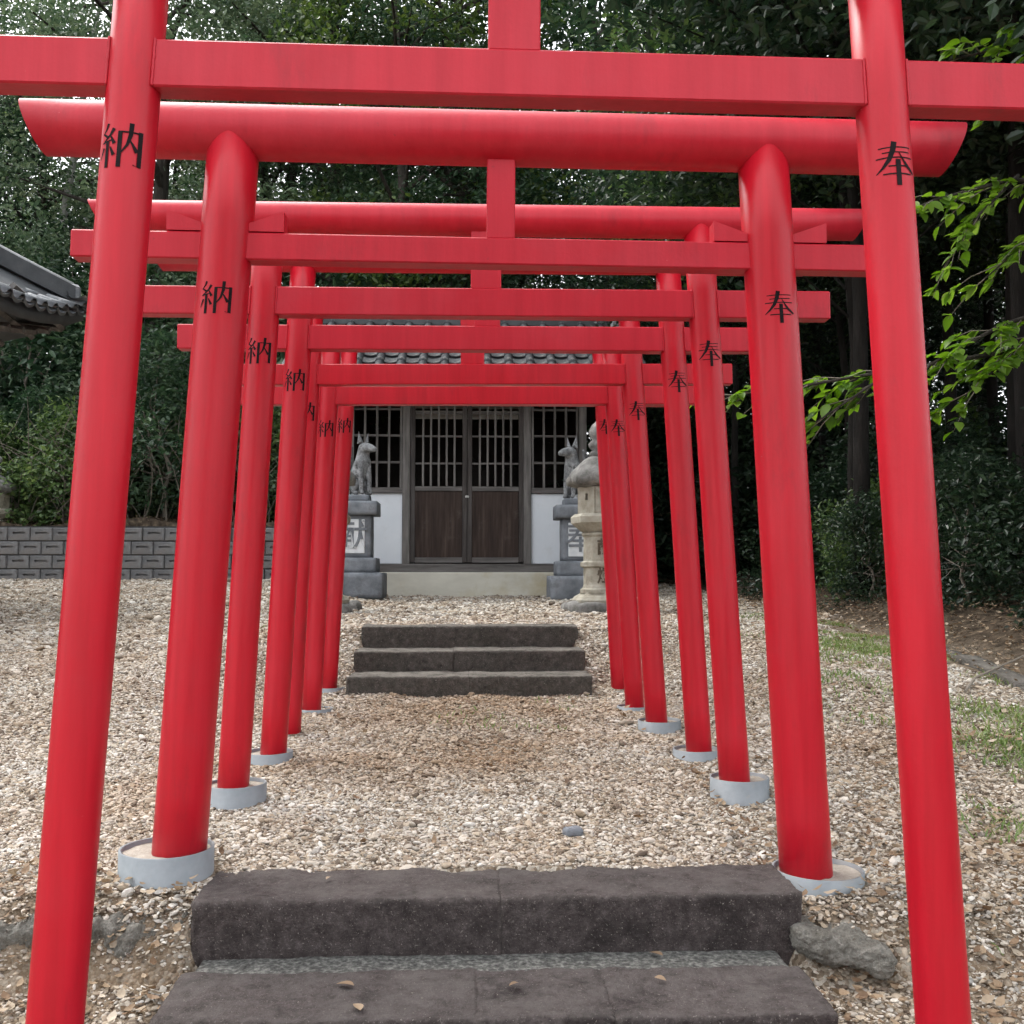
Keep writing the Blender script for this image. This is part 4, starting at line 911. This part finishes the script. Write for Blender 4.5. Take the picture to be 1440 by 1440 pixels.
# ------------------------------------------------------------------ kerb stones at the wood's edge
kb_ = [(2.62, 4.0), (2.66, 4.8), (2.74, 5.6), (2.84, 6.35)]
for k in range(3):
    (xa, ya), (xb, yb) = kb_[k], kb_[k + 1]; L = math.hypot(xb - xa, yb - ya)
    b = stone((.13, L - .012, .22), 14, .012, .005, 6, seed=40 + k); moved(b, ((xa + xb) / 2, (ya + yb) / 2, gz((xa + xb) / 2 - .1, (ya + yb) / 2) - .085), rz=math.atan2(yb - ya, xb - xa) - math.pi / 2, rx=math.atan2(gz(xb, yb) - gz(xa, ya), L))
    tag(b.build('kerb_stone', M_STEP2), 'grey concrete kerb stone edging the shaded wood', 'kerb stone', 'kerb stones at the edge of the wood')

# ------------------------------------------------------------------ gravel, litter, grass (nobody could count them)
def blocked(x, y):
    b = (x > -.712) & (x < .882) & (y > 1.5) & (y < 2.995)
    b |= (x > -.735) & (x < .75) & (y > 6.28) & (y < 7.22)
    b |= (np.abs(x + .045) < 1.8) & (y > 13.3)
    for gt in GATES:
        for s, off, bz in ((-1, gt[13], gt[4]), (1, gt[14], gt[5])):
            fx = gt[0] + s * (HW - BAT * (bz - gt[2])) + off
            b |= (x - fx) ** 2 + (y - gt[1]) ** 2 < (gt[10] + .004) ** 2
    return b
r = np.random.default_rng(3)
def scatter(x0, x1, y0, y1, dens):
    n = int((x1 - x0) * (y1 - y0) * dens); return np.stack([r.uniform(x0, x1, n), r.uniform(y0, y1, n)], 1)
pts = np.concatenate([scatter(-2.4, 2.3, 2.2, 4.5, 19500), scatter(-3.2, 2.6, 4.5, 6.4, 13500), scatter(-3.6, 2.6, 6.4, 8, 9000), scatter(-5.2, -2.9, 3, 8, 4600), scatter(-8, 3.0, 8, 15, 2200), scatter(-2.2, 2.6, .3, 2.2, 1800)])
pts = pts[~blocked(pts[:, 0], pts[:, 1])]
def vnoise(x, y, f, s): return np.array([noise.noise((a * f + s, b * f, s)) for a, b in zip(x, y)])
def patch(x, y): return np.sin(x * 1.9 + .7) * np.cos(y * 1.35 + 1.1) + .6 * np.sin(x * 3.7 + y * 2.9)
pn = patch(pts[:, 0], pts[:, 1])
gright = sstep(1.25, 2.2, pts[:, 0] + .25 * np.sin(pts[:, 1] * 2.2)) * sstep(3.3, 4.2, pts[:, 1])
low = sstep(2.95, 2.6, pts[:, 1])
tread = np.exp(-((pts[:, 0] - .05 + .15 * np.sin(pts[:, 1] * 1.7)) / .55) ** 2) * sstep(3.5, 4.4, pts[:, 1]) * sstep(6.6, 6.2, pts[:, 1])
keep = r.uniform(0, 1, len(pts)) < (1 - .42 * tread) * (1 - .5 * gright) * (1 - .45 * low) * np.clip(1.05 - .22 * np.clip(pn, 0, 2), .4, 1)
pts = pts[keep]; N_ = len(pts)
sz = np.exp(r.normal(math.log(.0036), .45, N_)); sz *= np.where(pts[:, 1] > 8, 1.9, np.where(pts[:, 0] < -2.9, 1.6, np.where(pts[:, 1] > 6.4, 1.35, np.where(pts[:, 1] > 4.5, 1.15, 1))))
zz = ground_z(pts[:, 0], pts[:, 1]) + sz * r.uniform(-.05, .55, N_)
gm = bpy.data.meshes.new('gravel'); gm.vertices.add(N_); gm.vertices.foreach_set('co', np.column_stack([pts, zz]).astype(np.float32).ravel())
a1 = gm.attributes.new('rot', 'FLOAT_VECTOR', 'POINT'); a1.data.foreach_set('vector', np.column_stack([r.normal(0, .3, N_), r.normal(0, .3, N_), r.uniform(0, 6.28, N_)]).astype(np.float32).ravel())
a2 = gm.attributes.new('scl', 'FLOAT_VECTOR', 'POINT'); a2.data.foreach_set('vector', np.column_stack([sz * r.uniform(1.0, 1.75, N_), sz * r.uniform(.75, 1.1, N_), sz * r.uniform(.4, .75, N_)]).astype(np.float32).ravel())
def gravel_mat():
    m, nt, n, l, b = new_mat('pebble')
    oi = n.new('ShaderNodeObjectInfo')
    rp = ramp(n, [(0, (.11, .085, .065)), (.12, (.22, .18, .14)), (.28, (.36, .3, .225)), (.44, (.46, .405, .325)), (.56, (.33, .315, .29)), (.68, (.49, .445, .375)), (.86, (.57, .535, .475)), (1, (.66, .64, .59))])
    l.new(oi.outputs['Random'], rp.inputs['Fac'])
    tc = n.new('ShaderNodeTexCoord'); nz = n.new('ShaderNodeTexNoise'); nz.inputs['Scale'].default_value = 3; l.new(tc.outputs['Object'], nz.inputs['Vector'])
    h = n.new('ShaderNodeHueSaturation'); mr = n.new('ShaderNodeMapRange'); mr.inputs[3].default_value = .7; mr.inputs[4].default_value = 1.25; l.new(nz.outputs['Fac'], mr.inputs[0]); l.new(mr.outputs[0], h.inputs['Value']); l.new(rp.outputs[0], h.inputs['Color'])
    n5 = n.new('ShaderNodeTexNoise'); n5.inputs['Scale'].default_value = 1.5; n5.inputs['Detail'].default_value = 5; n5.inputs['Roughness'].default_value = .65; l.new(oi.outputs['Location'], n5.inputs['Vector'])
    m5 = n.new('ShaderNodeMapRange'); m5.inputs[1].default_value = .42; m5.inputs[2].default_value = .66; m5.inputs[4].default_value = .55; l.new(n5.outputs['Fac'], m5.inputs[0])
    x5 = n.new('ShaderNodeMix'); x5.data_type = 'RGBA'; x5.blend_type = 'MULTIPLY'; x5.inputs[7].default_value = (.72, .56, .42, 1); l.new(m5.outputs[0], x5.inputs[0]); l.new(h.outputs[0], x5.inputs[6])
    # trodden middle of the path: earth-stained stones
    sl = n.new('ShaderNodeSeparateXYZ'); l.new(oi.outputs['Location'], sl.inputs[0])
    ax = n.new('ShaderNodeMath'); ax.operation = 'ABSOLUTE'; l.new(sl.outputs[0], ax.inputs[0])
    ay = n.new('ShaderNodeMapRange'); ay.interpolation_type = 'SMOOTHSTEP'; ay.inputs[1].default_value = .95; ay.inputs[2].default_value = .25; l.new(ax.outputs[0], ay.inputs[0])
    az = n.new('ShaderNodeMapRange'); az.interpolation_type = 'SMOOTHSTEP'; az.inputs[1].default_value = 3.4; az.inputs[2].default_value = 4.6; l.new(sl.outputs[1], az.inputs[0])
    aw = n.new('ShaderNodeMapRange'); aw.interpolation_type = 'SMOOTHSTEP'; aw.inputs[1].default_value = 6.8; aw.inputs[2].default_value = 6.3; l.new(sl.outputs[1], aw.inputs[0])
    p1 = n.new('ShaderNodeMath'); p1.operation = 'MULTIPLY'; l.new(ay.outputs[0], p1.inputs[0]); l.new(az.outputs[0], p1.inputs[1])
    p2 = n.new('ShaderNodeMath'); p2.operation = 'MULTIPLY'; l.new(p1.outputs[0], p2.inputs[0]); l.new(aw.outputs[0], p2.inputs[1])
    p3 = n.new('ShaderNodeMath'); p3.operation = 'MULTIPLY'; p3.inputs[1].default_value = 1.3; l.new(p2.outputs[0], p3.inputs[0])
    p4 = n.new('ShaderNodeMath'); p4.operation = 'MULTIPLY'; l.new(p3.outputs[0], p4.inputs[0]); l.new(n5.outputs['Fac'], p4.inputs[1])
    x6 = n.new('ShaderNodeMix'); x6.data_type = 'RGBA'; x6.blend_type = 'MULTIPLY'; x6.inputs[7].default_value = (.66, .53, .4, 1); l.new(p4.outputs[0], x6.inputs[0]); l.new(x5.outputs[2], x6.inputs[6])
    l.new(x6.outputs[2], b.inputs['Base Color']); b.inputs['Roughness'].default_value = .8; b.inputs['Specular IOR Level'].default_value = .25
    return m
M_PEB = gravel_mat()
ng = bpy.data.node_groups.new('gravel_nodes', 'GeometryNodeTree')
ng.interface.new_socket('Geometry', in_out='INPUT', socket_type='NodeSocketGeometry'); ng.interface.new_socket('Geometry', in_out='OUTPUT', socket_type='NodeSocketGeometry')
N = ng.nodes; Lk = ng.links
gi_, go_ = N.new('NodeGroupInput'), N.new('NodeGroupOutput')
jn = N.new('GeometryNodeJoinGeometry')
for k in range(4):
    ico = N.new('GeometryNodeMeshIcoSphere'); ico.inputs['Subdivisions'].default_value = 2; ico.inputs['Radius'].default_value = 1
    sp_ = N.new('GeometryNodeSetPosition'); po = N.new('GeometryNodeInputPosition'); nt2 = N.new('ShaderNodeTexNoise'); nt2.noise_dimensions = '4D'; nt2.inputs['W'].default_value = k * 3.7; nt2.inputs['Scale'].default_value = 1.1; nt2.inputs['Detail'].default_value = 1
    sb = N.new('ShaderNodeVectorMath'); sb.operation = 'SUBTRACT'; sb.inputs[1].default_value = (.5, .5, .5); sc_ = N.new('ShaderNodeVectorMath'); sc_.operation = 'SCALE'; sc_.inputs['Scale'].default_value = 1.15
    Lk.new(po.outputs[0], nt2.inputs['Vector']); Lk.new(nt2.outputs['Color'], sb.inputs[0]); Lk.new(sb.outputs[0], sc_.inputs[0]); Lk.new(sc_.outputs[0], sp_.inputs['Offset'])
    sm_ = N.new('GeometryNodeSetShadeSmooth'); sm_.inputs['Shade Smooth'].default_value = k % 2 == 0; st_ = N.new('GeometryNodeSetMaterial'); st_.inputs['Material'].default_value = M_PEB
    g2i = N.new('GeometryNodeGeometryToInstance')
    Lk.new(ico.outputs[0], sp_.inputs['Geometry']); Lk.new(sp_.outputs[0], sm_.inputs[0]); Lk.new(sm_.outputs[0], st_.inputs[0]); Lk.new(st_.outputs[0], g2i.inputs[0]); Lk.new(g2i.outputs[0], jn.inputs[0])
ip = N.new('GeometryNodeInstanceOnPoints'); ip.inputs['Pick Instance'].default_value = True
ar = N.new('GeometryNodeInputNamedAttribute'); ar.data_type = 'FLOAT_VECTOR'; ar.inputs['Name'].default_value = 'rot'
asx = N.new('GeometryNodeInputNamedAttribute'); asx.data_type = 'FLOAT_VECTOR'; asx.inputs['Name'].default_value = 'scl'
rv = N.new('FunctionNodeRandomValue'); rv.data_type = 'INT'; rv.inputs[4].default_value = 0; rv.inputs[5].default_value = 3
er = N.new('FunctionNodeEulerToRotation'); Lk.new(ar.outputs[0], er.inputs[0])
Lk.new(gi_.outputs[0], ip.inputs['Points']); Lk.new(jn.outputs[0], ip.inputs['Instance']); Lk.new(er.outputs[0], ip.inputs['Rotation']); Lk.new(asx.outputs[0], ip.inputs['Scale']); Lk.new(rv.outputs[2], ip.inputs['Instance Index'])
Lk.new(ip.outputs[0], go_.inputs[0])
gob = inst('gravel', gm); gm.materials.append(M_PEB)
md = gob.modifiers.new('scatter', 'NODES'); md.node_group = ng
tag(gob, 'loose pale mixed gravel covering the path and terrace', 'gravel', kind='stuff')

# dry leaf litter, thick on the right bank, thin on the gravel
lp = np.concatenate([scatter(.86, 2.7, 1.2, 4.2, 1500), scatter(-2.4, -.7, 1.2, 3.1, 1500), scatter(-.9, .9, 3.05, 6.2, 45), scatter(1.2, 3.0, 4, 9, 110), scatter(2.6, 6, 3.5, 12, 420), scatter(-9, -2.2, 15.02, 16.2, 260), scatter(-4, -1.2, 3, 8, 35)])
lp = lp[~blocked(lp[:, 0], lp[:, 1])]
kp = r.uniform(0, 1, len(lp)) < np.where((lp[:, 1] < 4.2) & (lp[:, 0] > .9), .35 + .65 * sstep(3.6, 2.4, lp[:, 1]), 1); lp = lp[kp]
LZ = ground_z(lp[:, 0], lp[:, 1]) + r.uniform(.006, .03, len(lp))
CURL = np.array([(0, 0, .12), (.22, .28, .02), (.26, .6, .03), (0, 1, .16), (-.26, .6, .1), (-.22, .28, .06), (0, .45, -.02)]); CF = np.array([(0, 1, 6), (1, 2, 6), (2, 3, 6), (3, 4, 6), (4, 5, 6), (5, 0, 6)])
V, F = leaves(np.column_stack([lp, LZ]), .028, r, up=2.2, base=CURL, faces=CF, jit=.5)
tag(inst('leaf_litter', np_mesh('leaf_litter', V, F, M_LF_DRY)), 'dry brown leaves scattered over gravel and bank', 'leaf litter', kind='stuff')
# thin grass on the right and in the path
gp = np.concatenate([scatter(1.25, 2.75, 3.2, 8.6, 9000), scatter(-.2, .75, 5.0, 6.2, 1600), scatter(-1.6, -.8, 6.4, 7.6, 500), scatter(1.0, 1.45, 2.5, 3.2, 900)])
pg = np.sin(gp[:, 0] * 4.2 + 1.3) * np.sin(gp[:, 1] * 2.7 + .4) + .5 * np.sin(gp[:, 0] * 9 + gp[:, 1] * 7)
band = np.where(gp[:, 0] > 1.2, sstep(1.25, 1.9, gp[:, 0]) * np.exp(-((gp[:, 0] - (1.3 + .21 * gp[:, 1])) / .5) ** 2), .3)
gp = gp[(r.uniform(0, 1, len(gp)) < np.clip(band * (.2 + .5 * pg), 0, 1)) & ~blocked(gp[:, 0], gp[:, 1])]
BL = np.array([(-.13, 0, 0), (.13, 0, 0), (.1, .25, .6), (-.1, .25, .6), (0, .6, .9)]); BF = np.array([(0, 1, 2), (0, 2, 3), (3, 2, 4)])
n = len(gp); az = r.uniform(0, 6.28, n); s = r.uniform(.012, .032, n); ca, sa = np.cos(az), np.sin(az)
ti = r.uniform(.5, 3, n)
V = np.stack([(BL[None, :, 0] * ca[:, None] - BL[None, :, 1] * ti[:, None] * sa[:, None]), (BL[None, :, 0] * sa[:, None] + BL[None, :, 1] * ti[:, None] * ca[:, None]), np.broadcast_to(BL[None, :, 2], (n, 5))], 2) * s[:, None, None]
V = V + np.column_stack([gp, ground_z(gp[:, 0], gp[:, 1]) + .006])[:, None, :]
F = (BF[None] + (np.arange(n) * 5)[:, None, None]).reshape(-1, 3)
tag(inst('grass', np_mesh('grass', V.reshape(-1, 3), F, M_GRASS)), 'thin grass growing through the gravel right of the gates', 'grass', kind='stuff')
# a few leaves lying on the front steps
dl = near_leaf(); dl.materials.clear(); dl.materials.append(M_LF_DRY); dl.name = 'fallen_leaf'
for (x, y, z, s, a, lab) in ((-.27, 2.5, .53, .055, 1.3, 'curled pale dry leaf on the second dark step'), (-.24, 2.36, .53, .05, .4, 'small pale leaf at the edge of the second dark step'), (.12, 2.5, .53, .035, 2.2, 'tiny tan leaf near the joint of the second dark step'), (.5, 2.68, .522, .05, .9, 'twisted dry leaf on the gritty joint between the dark steps'), (-.38, 2.9, .668, .03, 2.8, 'pale leaf scrap on the top dark step'), (.45, 2.52, .53, .04, 4, 'folded leaf right of the second step joint')):
    tag(inst('fallen_leaf', dl, None, (x, y, z), (.15, .1, a), (s * .8, s * .8, s * .8)), lab, 'leaf')
b = stone((.06, .045, .03), 5, .014, .005, 20, seed=3); moved(b, (.33, 3.3, gz(.33, 3.3) + .012), rz=.3); tag(b.build('cobble', M_STONE), 'single larger grey cobble in the gravel behind the top dark step', 'stone')
MB().tube([(2.3, 4.7, gz(2.3, 4.7) + .02), (2.45, 4.9, gz(2.45, 4.9) + .03), (2.75, 5.0, gz(2.75, 5.0) + .12)], [.007, .006, .004], 6).build('dead_stick', M_TWIG)
tag(bpy.data.objects['dead_stick'], 'thin dry stick lying by the kerb stones', 'stick')
print('LEAVES', nl, 'PEBBLES', N_, 'GRASS', n)
